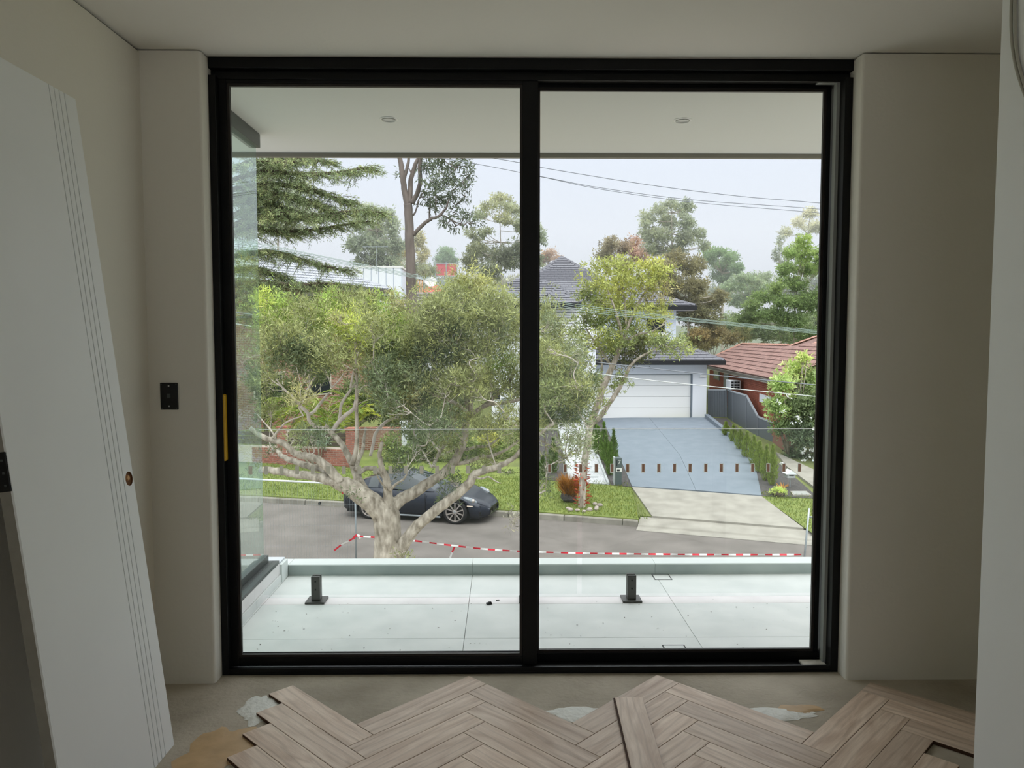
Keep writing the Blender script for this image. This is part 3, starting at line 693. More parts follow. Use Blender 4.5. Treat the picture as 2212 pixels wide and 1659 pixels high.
# kerb stones
def kerb_block(x0, x1, par, nm='kerb_stone'):
    mb = MB(); vs = []
    for X in (x0 + .012, x1 - .012):
        yk = float(np.interp(X, KX, KY))
        for dt, z in ((0, ROAD - .02), (.02, ROAD + .13), (.045, ROAD + .15), (.16, ROAD + .15), (.16, ROAD - .02)): vs.append((X + dt * .29, yk + dt * .957, z))
    fs = [(i, (i + 1) % 5, (i + 1) % 5 + 5, i + 5) for i in range(5)] + [(4, 3, 2, 1, 0), (5, 6, 7, 8, 9)]
    mb.add(vs, fs); return mb.build(nm, 'kerb_concrete', par)
ke = thing('kerb', 'worn grey concrete kerb along the far side of the road', 'kerb', (*kp(-6, .08), ROAD)); ke['kind'] = 'structure'
xx = -20.0
while xx < dl[0] - .45:
    x2 = min(xx + 1.55, dl[0] - .35); kerb_block(xx, x2, ke); xx = x2
xx = dr_[0] + .75
for i in range(5): kerb_block(xx + 1.55 * i, xx + 1.55 * (i + 1), ke)
# drain hole in one kerb stone
p = atz(693, 1087, ROAD + .06); Y0 = float(np.interp(p.x, KX, KY)) + .005
MB().lathe([(0, .004), (.05, .004), (.06, -.01)], 14, Matrix.Translation((p.x, Y0 + .003, ROAD + .07)) @ Matrix.Rotation(R(90), 4, 'X')).build('drain_outlet', 'car_black', ke)
# driveway crossing: layback, crossover slab, painted driveway
cr = thing('driveway_crossing', 'pale concrete driveway crossing between the verge lawns', 'driveway', (*dl, tz(*dl))); cr['kind'] = 'structure'
x0, x1 = dl[0] - .35, dr_[0] + .75; mb = MB(); vs = []; n = 16
prof = [(-.42, ROAD + .006), (-.40, ROAD + .02), (-.06, ROAD + .022), (-.02, ROAD + .06), (.5, ROAD + .165), (.5, ROAD - .05)]
for i in range(n + 1):
    X = x0 + (x1 - x0) * i / n; yk = float(np.interp(X, KX, KY))
    for dt, z in prof: vs.append((X + dt * .29, yk + dt * .957, z))
k = len(prof); fs = [(i * k + j, (i + 1) * k + j, (i + 1) * k + j + 1, i * k + j + 1) for i in range(n) for j in range(k - 1)]
mb.add(vs, fs).build('layback', 'concrete_pale', cr)
vs2 = MB();
for i in range(n):
    Xa = x0 + (x1 - x0) * i / n; Xb = x0 + (x1 - x0) * (i + 1) / n
    vs2.add([(Xa - .035 * .29, kp(Xa, 0)[1] - .05, ROAD + .0245), (Xb - .035 * .29, kp(Xb, 0)[1] - .05, ROAD + .0245), (Xb, kp(Xb, 0)[1] - .01, ROAD + .0625), (Xa, kp(Xa, 0)[1] - .01, ROAD + .0625)], [(0, 1, 2, 3)])
vs2.build('gutter_stain', 'kerb_concrete', cr)
patch('crossover_slab', (kp(dl[0] + .1, .5), kp(dr_[0] + .05, .5), fr, fl), 8, 8, .02, 'concrete_pale', cr)
dw = thing('driveway', 'blue grey painted driveway rising to the white garage', 'driveway', (*fl, tz(*fl))); dw['kind'] = 'structure'
ml, mr_ = g2(1336, 985), g2(1626, 985); ul, ur = g2(1300, 903.5), g2(1526, 903.5)
def mid(a, b, f): return (a[0] + (b[0] - a[0]) * f, a[1] + (b[1] - a[1]) * f)
jn, jm, ju = g2(1503, 1062), g2(1468, 985), g2(1402, 904)
patch('driveway_slab', (fl, jn, jm, ml), 8, 8, .045, 'driveway_blue', dw); patch('driveway_slab', ((jn[0] + .008, jn[1]), fr, mr_, (jm[0] + .008, jm[1])), 8, 8, .045, 'driveway_blue', dw)
patch('driveway_slab', (ml, jm, ju, ul), 8, 10, .045, 'driveway_blue', dw); patch('driveway_slab', ((jm[0] + .008, jm[1]), mr_, ur, (ju[0] + .008, ju[1])), 8, 10, .045, 'driveway_blue', dw)
ea, eb = Vector((*ur, 0)), Vector((*mr_, 0)); mb = MB(); d = (eb - ea).normalized(); s_ = Vector((-d.y, d.x, 0)) * .09; vs = []
if s_.x < 0: s_ = -s_
for f in np.linspace(0, 1, 9):
    p = ea.lerp(eb, f); z = tz(p.x, p.y); vs += [(p.x - s_.x, p.y - s_.y, z), (p.x - s_.x, p.y - s_.y, z + .2), (p.x + s_.x, p.y + s_.y, z + .2), (p.x + s_.x, p.y + s_.y, z)]
fs = [(4 * i + j, 4 * i + 4 + j, 4 * i + 4 + (j + 1) % 4, 4 * i + (j + 1) % 4) for i in range(8) for j in range(4)] + [(0, 1, 2, 3), (35, 34, 33, 32)]
mb.add(vs, fs).build('raised_edge', 'edging_grey', dw)
# garden beds, pebble path with stepping stones
patch('mulch_bed', (g2(1166, 1037), g2(1229, 1043), g2(1203, 930), g2(1140, 935)), 8, 8, .03, 'mulch', kind='structure')
patch('mulch_bed_middle', (g2(1316, 1049), fl, ul, g2(1266, 905)), 8, 8, .03, 'mulch', kind='structure')
patch('mulch_bed_right', (fr, g2(1770, 1079), g2(1570, 905), g2(1530, 903.5)), 10, 10, .03, 'mulch', kind='structure')
pth = patch('pebble_path', (g2(1231, 1043), g2(1314, 1048), g2(1262, 915), g2(1205, 915)), 10, 10, .04, 'pebble_white', kind='structure')
for (xa, xb, y) in ((1262, 1286, 1034), (1258, 1278, 1023), (1252, 1272, 1012), (1246, 1266, 1002)):
    a, b = gnd(xa, y), gnd(xb, y); z = tz(a.x, a.y) + .05
    MB().box((a.x - .1, a.y - .02, z - .03), (b.x + .1, b.y + .32, z + .025)).build('stepping_stone', 'stone_grey', pth, bevel=.006)
def edge(pa, pb, m, w=.07, h=.09):
    a, b = Vector((*pa, 0)), Vector((*pb, 0)); d = (b - a).normalized(); s_ = Vector((-d.y, d.x, 0)) * w / 2; vs = []
    for f in np.linspace(0, 1, 9):
        p = a.lerp(b, f); z = tz(p.x, p.y); vs += [(p.x - s_.x, p.y - s_.y, z), (p.x - s_.x, p.y - s_.y, z + h), (p.x + s_.x, p.y + s_.y, z + h), (p.x + s_.x, p.y + s_.y, z)]
    return MB().add(vs, [(4 * i + j, 4 * i + 4 + j, 4 * i + 4 + (j + 1) % 4, 4 * i + (j + 1) % 4) for i in range(8) for j in range(4)] + [(0, 1, 2, 3), (35, 34, 33, 32)])
edge(g2(1231, 1043), g2(1205, 915), 0).build('path_edging', 'stone_grey', pth); edge(g2(1314, 1048), g2(1262, 915), 0).build('path_edging', 'stone_grey', pth)
patch('neighbour_path', (g2(1700, 1010), g2(1830, 1110), g2(1830, 1050), g2(1676, 978)), 8, 6, .035, 'concrete_pale', kind='structure')

# ============================================================ ROOF TILING, BRICK LAYING
def tiles_on(faces, tw, th, thick, me, root, m, limit=300, score=None):
    """lay overlapping tiles on sloping faces: (eave origin, along-eave, up-slope, polygon in those axes, offset rows)"""
    Ms = []
    for o, u, v, poly in faces:
        o, u, v = Vector(o), Vector(u).normalized(), Vector(v).normalized(); n_ = u.cross(v).normalized()
        if n_.z < 0: n_ = -n_
        xs_ = [p[0] for p in poly]; ys_ = [p[1] for p in poly]
        r_ = 0; y = min(ys_)
        while y < max(ys_) - th * .3:
            x = min(xs_) - (tw / 2 if r_ % 2 else 0)
            while x < max(xs_):
                cx_, cy_ = x + tw / 2, y + th / 2
                ins = False; j = len(poly) - 1
                for i in range(len(poly)):
                    if (poly[i][1] > cy_) != (poly[j][1] > cy_) and cx_ < (poly[j][0] - poly[i][0]) * (cy_ - poly[i][1]) / (poly[j][1] - poly[i][1]) + poly[i][0]: ins = not ins
                    j = i
                if ins:
                    M = Matrix((u, v, u.cross(v))).transposed().to_4x4()
                    if u.cross(v).z < 0: M = Matrix((u, v, n_)).transposed().to_4x4()
                    M.translation = o + u * x + v * y + n_ * .012; Ms.append(M)
                x += tw
            y += th; r_ += 1
    if score: Ms.sort(key=score)
    for M in Ms[:limit]: inst(root['tilename'] if 'tilename' in root else 'roof_tile', me, M, root)
    if len(Ms) > limit:
        mb = MB(); vv = [v.co.copy() for v in me.vertices]; ff = [tuple(p.vertices) for p in me.polygons]
        for M in Ms[limit:]: mb.add([M @ v for v in vv], ff)
        mb.build('roof_tiles', m, root, kind='stuff')
def tile_mesh(tw, th, thick, m, wave=False):
    w, l = tw - .006, th * 1.12
    if not wave: return MB().add([(.003, 0, .0), (w, 0, .0), (w, l, -.004), (.003, l, -.004), (.003, 0, thick), (w, 0, thick), (w, l, .010), (.003, l, .010)], [(0, 3, 2, 1), (4, 5, 6, 7), (0, 1, 5, 4), (1, 2, 6, 5), (2, 3, 7, 6), (3, 0, 4, 7)]).mesh('roof_tile', m)
    vs, n = [], 8
    for y, t in ((0, thick), (l, .012)):
        for i in range(n + 1):
            x = .002 + (w - .002) * i / n; vs.append((x, y, t + .022 * (.5 + .5 * math.cos(4 * math.pi * i / n))))
    vs += [(v[0], 0, -.002) for v in vs[:n + 1]]; k = n + 1
    fs = [(i, i + 1, k + i + 1, k + i) for i in range(n)] + [(2 * k + i, 2 * k + i + 1, i + 1, i) for i in range(n)]
    return MB().add(vs, fs).mesh('roof_tile', m)
def bar(mb, a, b, w, h, mi=0):
    a, b = Vector(a), Vector(b); d = (b - a); L = d.length; d.normalize(); s_ = Vector((-d.y, d.x, 0)).normalized(); n_ = d.cross(s_)
    if n_.z < 0: n_ = -n_
    M = Matrix((d, s_, n_)).transposed().to_4x4(); M.translation = a
    return mb.box((0, -w / 2, -h / 2), (L, w / 2, h / 2), M, mi)
def ridge_caps(root, a, b, m, n, w=.2, name='ridge_cap'):
    a, b = Vector(a), Vector(b); mb = MB(); L = (b - a).length / n
    mb.add([(0, -w / 2, -.02), (0, 0, .07), (0, w / 2, -.02), (L * 1.06, -w / 2, -.035), (L * 1.06, 0, .05), (L * 1.06, w / 2, -.035)], [(0, 1, 4, 3), (1, 2, 5, 4), (0, 2, 1), (3, 4, 5)])
    me = mb.mesh(name, m); d = (b - a).normalized(); s_ = Vector((-d.y, d.x, 0)).normalized(); n_ = d.cross(s_)
    if n_.z < 0: n_ = -n_; s_ = -s_
    for i in range(n):
        M = Matrix((d, s_, n_)).transposed().to_4x4(); M.translation = a + d * (L * i) + Vector((0, 0, .03)); inst(name, me, M, root)
def polyface(name, pts, m, parent, thick=.05):
    P = [Vector(p) for p in pts]; n_ = (P[1] - P[0]).cross(P[2] - P[0]).normalized(); k = len(P)
    if n_.z < 0: n_ = -n_
    mb = MB().add([*P, *[p - n_ * thick for p in P]], [tuple(range(k)), tuple(range(2 * k - 1, k - 1, -1))] + [(i, (i + 1) % k, (i + 1) % k + k, i + k) for i in range(k)]); return mb.build(name, m, parent)
def bricks(root, a, b, z0, z1, me_list, depth, bw=.23, bh=.076, j=.010, skip=None):
    """a run of brickwork from a to b (2-D points); returns matrices"""
    a, b = Vector((*a, 0)), Vector((*b, 0)); d = (b - a).normalized(); s_ = Vector((-d.y, d.x, 0)); L = (b - a).length; out = []
    r_ = 0; z = z0
    while z + bh <= z1 + .02:
        x = -bw / 2 if r_ % 2 else 0
        while x < L - .02:
            xa, xb = max(x, 0), min(x + bw, L)
            if xb - xa > .06:
                M = Matrix((d, s_, Vector((0, 0, 1)))).transposed().to_4x4(); M.translation = a + d * (xa + j / 2) + s_ * random.uniform(-.003, .003) + Vector((0, 0, z + j / 2))
                out.append(M @ Matrix.Diagonal(((xb - xa - j) / (bw - j), 1, 1, 1)))
            x += bw
        z += bh + .0; r_ += 1
    return out
def brick_me(m, bw=.23, bh=.076, dp=.05, j=.010): return MB().box((0, -.004, 0), (bw - j, dp, bh - j)).mesh('brick', m)

# ============================================================ WHITE HOUSE ACROSS THE STREET
YH = 36.0
wh = thing('white_house', 'white rendered two storey house with charcoal tiled roofs and double garage', 'house', (6.0, YH, tz(6, YH)))
def hx_(x, Y): return at(x, 800, Y).x
def hz_(y, Y): return at(1300, y, Y).z
gz0 = tz(6, YH) - .05; gl, grr, gp = hx_(1240, YH), hx_(1494, YH), hx_(1527, YH)
dz1 = hz_(808, YH); wz1 = hz_(788, YH)
mb = MB().box((gl - .35, YH, gz0), (gl, YH + .3, wz1 - .001)).box((gl, YH, dz1), (gp, YH + .3, wz1)).box((grr + .06, YH, gz0), (gp, YH + .3, dz1)).box((gp - .3, YH + .3, gz0), (gp, YH + 6, wz1)).box((gl - .35, YH + .3, gz0), (gl, YH + 6, wz1))
mb.build('garage_wall', 'render_white', wh)
n = 4
for i in range(n):
    a = gz0 + .04 + (dz1 - gz0 - .06) * i / n; b = gz0 + .04 + (dz1 - gz0 - .06) * (i + 1) / n
    MB().box((gl + .03, YH + .14, a + .006), (grr, YH + .2, b - .006)).build('garage_door_panel', 'door_white', wh, bevel=.004)
MB().box((grr + .0, YH + .02, gz0), (grr + .06, YH + .22, dz1)).box((gl, YH + .1, dz1 - .02), (grr + .06, YH + .22, dz1 + .03)).build('garage_door_frame', 'edging_grey', wh)
MB().box((gl, YH + .2, gz0), (grr, YH + .26, dz1)).build('door_backing', 'void_dark', wh)
p = at(1518, 812, YH); MB().box((p.x - .14, YH - .08, p.z - .05), (p.x + .14, YH, p.z + .04)).build('wall_lamp', 'trim_white', wh)
tm = tile_mesh(.42, .34, .045, 'tile_charcoal')
# garage roof (hip on the right)
ye = YH - .62; ze = hz_(779, ye); xr = hx_(1563, ye); xl = hx_(1270, ye)
sl = R(20); run = 2.9; cs, sn = math.cos(sl), math.sin(sl)
apex = Vector((xr - 2.35, ye + run, ze + run * math.tan(sl)))
polyface('roof_deck', [(xl, ye, ze), (xr, ye, ze), apex, (xl, ye + run, apex.z)], 'tile_charcoal', wh)
polyface('roof_deck', [(xr, ye, ze), (xr, ye + 7, ze), (xr - 2.35, ye + run + 1.3, apex.z), apex], 'tile_charcoal', wh)
MB().box((xl, ye - .1, ze - .2), (xr + .08, ye + .02, ze + .01)).box((xr - .02, ye, ze - .2), (xr + .08, ye + 7, ze + .01)).build('gutter', 'fascia_black', wh, bevel=.01)
MB().box((xl, ye, ze - .21), (xr, YH + .05, ze - .17)).box((gp, ye, ze - .21), (xr, YH + 6, ze - .17)).build('eave_lining', 'render_white', wh)
F_g = [((xl, ye, ze), (1, 0, 0), (0, cs, sn), [(0, 0), (xr - xl, 0), (xr - xl - 2.35, run / cs), (0, run / cs)])]
ridge_caps(wh, (xr + .02, ye, ze), apex, 'tile_charcoal', 9)
# upper storey
YU = 39.5
ux0, ux1 = hx_(1050, YU), hx_(1459, YU); uz1 = hz_(668, YU)
mb = MB().box((hx_(1285, YU), YU, gz0), (ux1, YU + .3, uz1)).box((ux1 - .3, YU + .3, gz0), (ux1, YU + 8, uz1)); mb.build('upper_wall', 'render_blue', wh)
w0, w1 = at(1400, 690, YU), at(1433, 716, YU)
fr_ = MB().box((w0.x - .06, YU - .05, w1.z - .06), (w1.x + .06, YU + .02, w0.z + .06)).build('window_frame', 'fascia_black', wh); MB().box((w0.x, YU - .06, w1.z), (w1.x, YU - .05, w0.z)).build('pane', 'window_dark', fr_)
MB().box((w0.x - .3, YU - .1, w1.z - .2), (w1.x + .2, YU, w1.z - .06)).build('window_sill', 'trim_white', wh)
# front wing on the left with slatted balcony
YF = 34.6; fx0, fx1 = hx_(1062, YF), hx_(1287, YF); fz1 = hz_(662, YF); mz = hz_(752, YF)
MB().box((hx_(1258, YF), YF, gz0), (fx1, YF + 5, mz)).box((fx0, YF + 2.0, gz0), (fx1, YF + 2.3, fz1)).box((fx0, YF + .02, mz - .35), (fx1 - .01, YF + 2, mz - .001)).box((fx0, YF, gz0), (fx0 + .35, YF + 2, fz1)).box((hx_(1100, YF), YF, gz0), (hx_(1128, YF), YF + .3, fz1)).box((fx1 - .25, YF, mz), (fx1, YF + 5, fz1)).build('front_wing_wall', 'render_white', wh)
p0, p1 = at(1240, 815, YF), at(1268, 880, YF)
sm = MB().box((hx_(1163, YF), 0, 0), (fx1 + .05, .04, .102)).mesh('slat', 'slat_white')
for i in range(15): inst('slat', sm, Matrix.Translation((0, YF - .05, hz_(664, YF) - .085 - .128 * i)), wh)
MB().box((hx_(1163, YF), YF + .02, mz), (fx1, YF + .06, fz1)).build('slat_backing', 'void_dark', wh)
for nm, xa, xb, ya, yb in (('window', 1072, 1092, 690, 718), ('window', 1062, 1080, 838, 862), ('window', 1120, 1160, 800, 862), ('window', 1180, 1205, 800, 870)):
    a, b = at(xa, ya, YF + .0), at(xb, yb, YF + .0); yw = YF - .02 if xa < 1100 else YF + 1.96
    f_ = MB().box((a.x - .05, yw, b.z - .05), (b.x + .05, yw + .04, a.z + .05)).build('window_frame', 'trim_white', wh); MB().box((a.x, yw - .01, b.z), (b.x, yw, a.z)).build('pane', 'window_dark', f_)
MB().box((fx0, YF - .01, hz_(860, YF)), (hx_(1125, YF), YF, fz1)).build('left_front_wall', 'render_white', wh)
# upper roofs
yu = YU - .6; zu = hz_(660, yu); xur = hx_(1500, yu); xul = hx_(1075, yu); slu = R(22); c2, s2_ = math.cos(slu), math.sin(slu)
xa = hx_(1213, 45); za = at(1213, 556, 45.0).z; rn = 6.2
rz = zu + rn * math.tan(slu)
A1 = Vector((xa, yu + rn, rz))
# lower right roof band
apu = Vector((xur - 3.0, yu + 2.6, zu + 2.6 * math.tan(slu)))
polyface('roof_deck', [(xul, yu, zu), (xur, yu, zu), apu, (xa + 3.2, yu + 2.6, apu.z)], 'tile_charcoal', wh)
polyface('roof_deck', [(xur, yu, zu), (xur, yu + 8, zu), (xur - 3, yu + 5, apu.z), apu], 'tile_charcoal', wh)
# main pyramid roof behind
zb = at(1300, 592, 43.0).z; yb = 43.0
tip_ = at(1213, 555, 46.5); base_l = at(1062, 618, 43.0); base_r = at(1345, 618, 43.0)
eL, eR = Vector((base_l.x, yu, zu)), Vector((base_r.x + .8, yu, zu))
polyface('roof_deck', [eL, eR, tip_], 'tile_charcoal', wh)
polyface('roof_deck', [eR, Vector((eR.x, 53, zu)), tip_], 'tile_charcoal', wh); polyface('roof_deck', [eL, tip_, Vector((eL.x, 53, zu))], 'tile_charcoal', wh)
mid_e = (eL + eR) / 2; up_v = (tip_ - Vector((tip_.x, yu, zu))); ul_ = up_v.length
F_u = [(eL, (1, 0, 0), up_v, [(0, 0), (eR.x - eL.x, 0), (tip_.x - eL.x, ul_)]), ((eR.x, yu, zu), (1, 0, 0), (0, c2, s2_), [(-1.2, 0), (xur - eR.x, 0), (xur - eR.x - 3.0, 2.6 / c2), (-2.2, 2.6 / c2)])]
ridge_caps(wh, eR, tip_, 'tile_charcoal', 16); ridge_caps(wh, eL, tip_, 'tile_charcoal', 16); ridge_caps(wh, (xur, yu, zu), apu, 'tile_charcoal', 9); ridge_caps(wh, apu, (xa + 5, apu.y, apu.z), 'tile_charcoal', 12)
MB().box((xul, yu - .1, zu - .22), (xur + .08, yu + .02, zu + .01)).box((xur - .02, yu, zu - .22), (xur + .08, yu + 8, zu + .01)).build('gutter', 'fascia_black', wh, bevel=.01)
MB().box((xul, yu, zu - .24), (xur, YU + .05, zu - .19)).build('eave_lining', 'render_white', wh)
# front wing hip roof
yf = YF - .6; zf = hz_(655, yf); xfl, xfr = hx_(1040, yf), hx_(1252, yf); tf = at(1205, 617, yf + 2.4)
xfl = tf.x - (xfr - tf.x) * 1.0
xw0 = hx_(1035, yf)
polyface('roof_deck', [(xfl, yf, zf), (xfr, yf, zf), tf], 'tile_charcoal', wh)
polyface('roof_deck', [(xw0, yf, zf), (xfl, yf, zf), tf, Vector((tf.x - 1.6, tf.y + 1.5, tf.z + .55)), (xw0 + 2, tf.y + 1.5, tf.z + .55)], 'tile_charcoal', wh)
polyface('roof_deck', [(xfr, yf, zf), (xfr, yf + 5, zf), Vector((tf.x, tf.y + 2, tf.z)), tf], 'tile_charcoal', wh)
upf = tf - Vector((tf.x, yf, zf)); F_f = [((xfl, yf, zf), (1, 0, 0), upf, [(0, 0), (xfr - xfl, 0), (tf.x - xfl, upf.length)]), ((xw0, yf, zf), (1, 0, 0), upf, [(0, 0), (xfl - xw0, 0), (tf.x - xw0, upf.length), (tf.x - xw0 - 1.2, upf.length * 1.4), (1.8, upf.length * 1.4)])]
ridge_caps(wh, (xfr, yf, zf), tf, 'tile_charcoal', 7); ridge_caps(wh, (xfl, yf, zf), tf, 'tile_charcoal', 7); ridge_caps(wh, tf, Vector((tf.x - 1.6, tf.y + 1.5, tf.z + .55)), 'tile_charcoal', 6)
MB().box((xw0, yf - .1, zf - .2), (xfr + .06, yf + .02, zf + .01)).build('gutter', 'fascia_black', wh, bevel=.01)
def sc_vis(M):
    p = M.translation; x = 1106 + FPX * (p.x - .0122 * p.y) / p.y
    return (0 if 1165 < x < 1570 else 1000) + p.y + (0 if not (1250 < x < 1450 and p.z < 3.6) else 60)
tiles_on(F_f + F_g + F_u, .42, .34, .045, tm, wh, 'tile_charcoal', 300, sc_vis)

# ============================================================ BRICK NEIGHBOUR ON THE RIGHT
nb = thing('brick_house', 'red brick house with weathered terracotta tiled roof behind the grey fence', 'house', (11.3, 38, tz(11.3, 38)))
E1, E2 = Vector((11.9, 46, -.09)), Vector((10.3, 28.9, -.09)); R1, R2 = Vector((14.1, 44.7, 1.12)), Vector((13.35, 35.4, 1.14))
E2 = E1 + (E2 - E1) * 1.12
polyface('roof_deck', [E2, E1, R1, R2, Vector((13.0, 28.0, 1.14))], 'tile_red', nb)
polyface('roof_deck', [E1, Vector((17, 47, -.09)), R1], 'tile_red', nb)
uu = (E2 - E1).normalized(); perp = Vector((0, 0, 1)).cross(uu); perp = perp if perp.x > 0 else -perp
vv = (perp + Vector((0, 0, 1.21 / 2.45))).normalized()
tmr = tile_mesh(.31, .33, .05, 'tile_red', True)
def fl2(p, o): q_ = Vector(p) - o; return (q_.dot(uu), q_.dot(vv))
F_n = [(E1, uu, vv, [fl2(E1, E1), fl2(E2, E1), fl2((13.0, 28.0, 1.14), E1), fl2(R2, E1), fl2(R1, E1)])]
ridge_caps(nb, E1, R1, 'ridge_red', 8); ridge_caps(nb, R2, R1, 'ridge_red', 22)
# higher cross wing nearer the street
T2 = at(1765, 728, 33.5); T1 = at(1700, 751, 35.6); H0 = at(1690, 800, 30.0); H1 = at(1762, 742, 32.5); Eq = at(1800, 815, 27.5)
polyface('roof_deck', [T1, H0, H1, T2], 'tile_red', nb); polyface('roof_deck', [H0, Eq, Vector((Eq.x + 3, Eq.y + 1, Eq.z)), Vector((H1.x + 3, H1.y + 1, H1.z + .3)), H1], 'tile_red', nb)
ridge_caps(nb, T1, T2, 'ridge_red', 7); ridge_caps(nb, H0, H1, 'ridge_red', 8)
w_u = (Eq - H0).normalized(); w_v = (H1 - H0) - w_u * (H1 - H0).dot(w_u)
F_n.append((H0, w_u, w_v.normalized(), [(0, 0), ((Eq - H0).length + 2, 0), ((Eq - H0).length + 2, w_v.length), ((H1 - H0).dot(w_u), w_v.length)]))
tiles_on(F_n, .31, .33, .05, tmr, nb, 'tile_red', 300, lambda M: M.translation.y + (0 if M.translation.x / M.translation.y < .42 else 100))
mb = MB(); bar(mb, E1 + Vector((-.05, 0, -.06)), E2 + Vector((-.05, 0, -.06)), .13, .12); mb.build('gutter', 'gutter_brown', nb)
mb = MB(); bar(mb, E1 + Vector((.18, 0, -.16)), E2 + Vector((.18, 0, -.16)), .4, .04); mb.build('eave_lining', 'gutter_cream', nb)
Wa, Wb = E1 + Vector((.42, -1, 0)), E2 + Vector((.42, .6, 0))
nz0 = -3.0; mb = MB(); d = (Wb - Wa).normalized(); s_ = Vector((-d.y, d.x, 0));
if s_.x < 0: s_ = -s_
mb.add([(Wa.x, Wa.y, nz0), (Wb.x, Wb.y, nz0), (Wb.x + s_.x * .2, Wb.y + s_.y * .2, nz0), (Wa.x + s_.x * .2, Wa.y + s_.y * .2, nz0), (Wa.x, Wa.y, -.25), (Wb.x, Wb.y, -.25), (Wb.x + s_.x * .2, Wb.y + s_.y * .2, -.25), (Wa.x + s_.x * .2, Wa.y + s_.y * .2, -.25)], [(0, 3, 2, 1), (4, 5, 6, 7), (0, 1, 5, 4), (1, 2, 6, 5), (2, 3, 7, 6), (3, 0, 4, 7)])
mb.build('brick_wall', 'mortar_red', nb)
br = brick_me('brick_red', dp=.03)
ba = Wb.lerp(Wa, .18); bb = Wb.lerp(Wa, .62)
Ms = bricks(nb, (Wa.x - s_.x * .012, Wa.y - s_.y * .012), (Wb.x - s_.x * .012, Wb.y - s_.y * .012), -2.4, -.28, None, .05)
Ms.sort(key=lambda M: abs(M.translation.y - 33.5))
for M in Ms[:300]: inst('brick', br, M, nb)
mb = MB(); vv_ = [v.co.copy() for v in br.vertices]; ff_ = [tuple(p_.vertices) for p_ in br.polygons]
for M in Ms[300:]: mb.add([M @ v for v in vv_], ff_)
mb.build('brickwork', 'brick_red', nb, kind='stuff')
def on_wall(x, y):
    d_ = ray(x, y); nrm = Vector((s_.x, s_.y, 0)); t_ = (Wa - _o).dot(nrm) / d_.dot(nrm); return _o + d_ * t_
def wallbox(name, xa, ya, xb, yb, m, par, out=.05, t_=.06):
    a, b = on_wall(xa, ya), on_wall(xb, yb); L_ = Vector((b.x - a.x, b.y - a.y, 0)); o_ = Vector((a.x, a.y, 0)); dn = L_.normalized(); k_ = Vector((-s_.x, -s_.y, 0))
    M_ = Matrix((dn, k_, Vector((0, 0, 1)))).transposed().to_4x4(); M_.translation = o_
    zz = sorted((a.z, b.z)); return MB().box((0, -.02, zz[0]), (L_.length, out, zz[1]), M_).build(name, m, par)
wf = wallbox('window_frame', 1543, 799, 1556, 822, 'gutter_brown', nb, .05); wallbox('pane', 1545, 801, 1554, 818, 'window_dark', wf, .06)
wallbox('side_door', 1565, 806, 1575, 838, 'fence_post', nb, .05)
wb_ = wallbox('window_blind', 1643, 850, 1672, 878, 'white_metal', nb, .05, )
ac = thing('air_conditioner', 'white boxy air conditioner unit fixed high on the red brick wall', 'air conditioner', on_wall(1588, 832))
a = on_wall(1578, 822); b = on_wall(1600, 841); yc = min(a.y, b.y) - .75
x_ = a.x - .35; ax0, ax1 = at(1577, 830, yc).x, at(1600, 830, yc).x; az0, az1 = at(1588, 842, yc).z, at(1588, 822, yc).z
MB().box((ax0, yc, az0), (ax1, yc + .7, az1)).build('casing', 'white_metal', ac, bevel=.015)
gm = MB()
for i in range(3):
    for j in range(3): gm.box((ax0 + (ax1 - ax0) * (.12 + .28 * j), yc - .012, az0 + (az1 - az0) * (.12 + .28 * i)), (ax0 + (ax1 - ax0) * (.34 + .28 * j), yc + .002, az0 + (az1 - az0) * (.33 + .28 * i)))
gm.build('grille', 'void_dark', ac, kind='stuff')

# grey sheet fence: a return by the garage and stepped panels towards the street
fe = thing('sheet_fence', 'dark grey sheet metal fence stepping down from the garage corner', 'fence', (10.6, 34, -2.6))
def fpanel(pts, Ya, Yb, ribs=0):
    (xa, ta, ba_), (xb, tb, bb_) = pts
    A, B, C, D = at(xa, ba_, Ya), at(xb, bb_, Yb), at(xb, tb, Yb), at(xa, ta, Ya)
    n_ = (B - A).cross(D - A).normalized() * .02
    MB().add([A, B, C, D, A + n_, B + n_, C + n_, D + n_], [(0, 1, 2, 3), (7, 6, 5, 4), (0, 4, 5, 1), (1, 5, 6, 2), (2, 6, 7, 3), (3, 7, 4, 0)]).build('fence_sheet', 'metal_fence', fe)
    mb = MB(); bar(mb, D, C, .07, .06); mb.build('top_rail', 'fence_cap', fe); mb = MB(); bar(mb, A, B, .06, .06); mb.build('bottom_rail', 'fence_post', fe)
    mb = MB().tube([B, C], .035, 4); mb.build('fence_post', 'fence_post', fe)
    if ribs:
        mb = MB()
        for i in range(1, ribs):
            f = i / ribs; mb.tube([A.lerp(B, f) + Vector((0, -.02, 0)), D.lerp(C, f) + Vector((0, -.02, 0))], .018, 4)
        mb.build('sheet_ribs', 'metal_fence', fe, kind='stuff')
fpanel(((1529, 842, 905), (1569, 842, 916)), 36.6, 36.2, 8)
for pts, Ya, Yb in ((((1572, 842, 917), (1583, 846, 920)), 36.2, 35.0), (((1584, 846, 920), (1612, 854, 932)), 35.0, 32.9), (((1613, 855, 932), (1637, 899, 948)), 32.9, 31.4), (((1638, 900, 948), (1674, 915, 962)), 31.4, 29.9)): fpanel(pts, Ya, Yb)

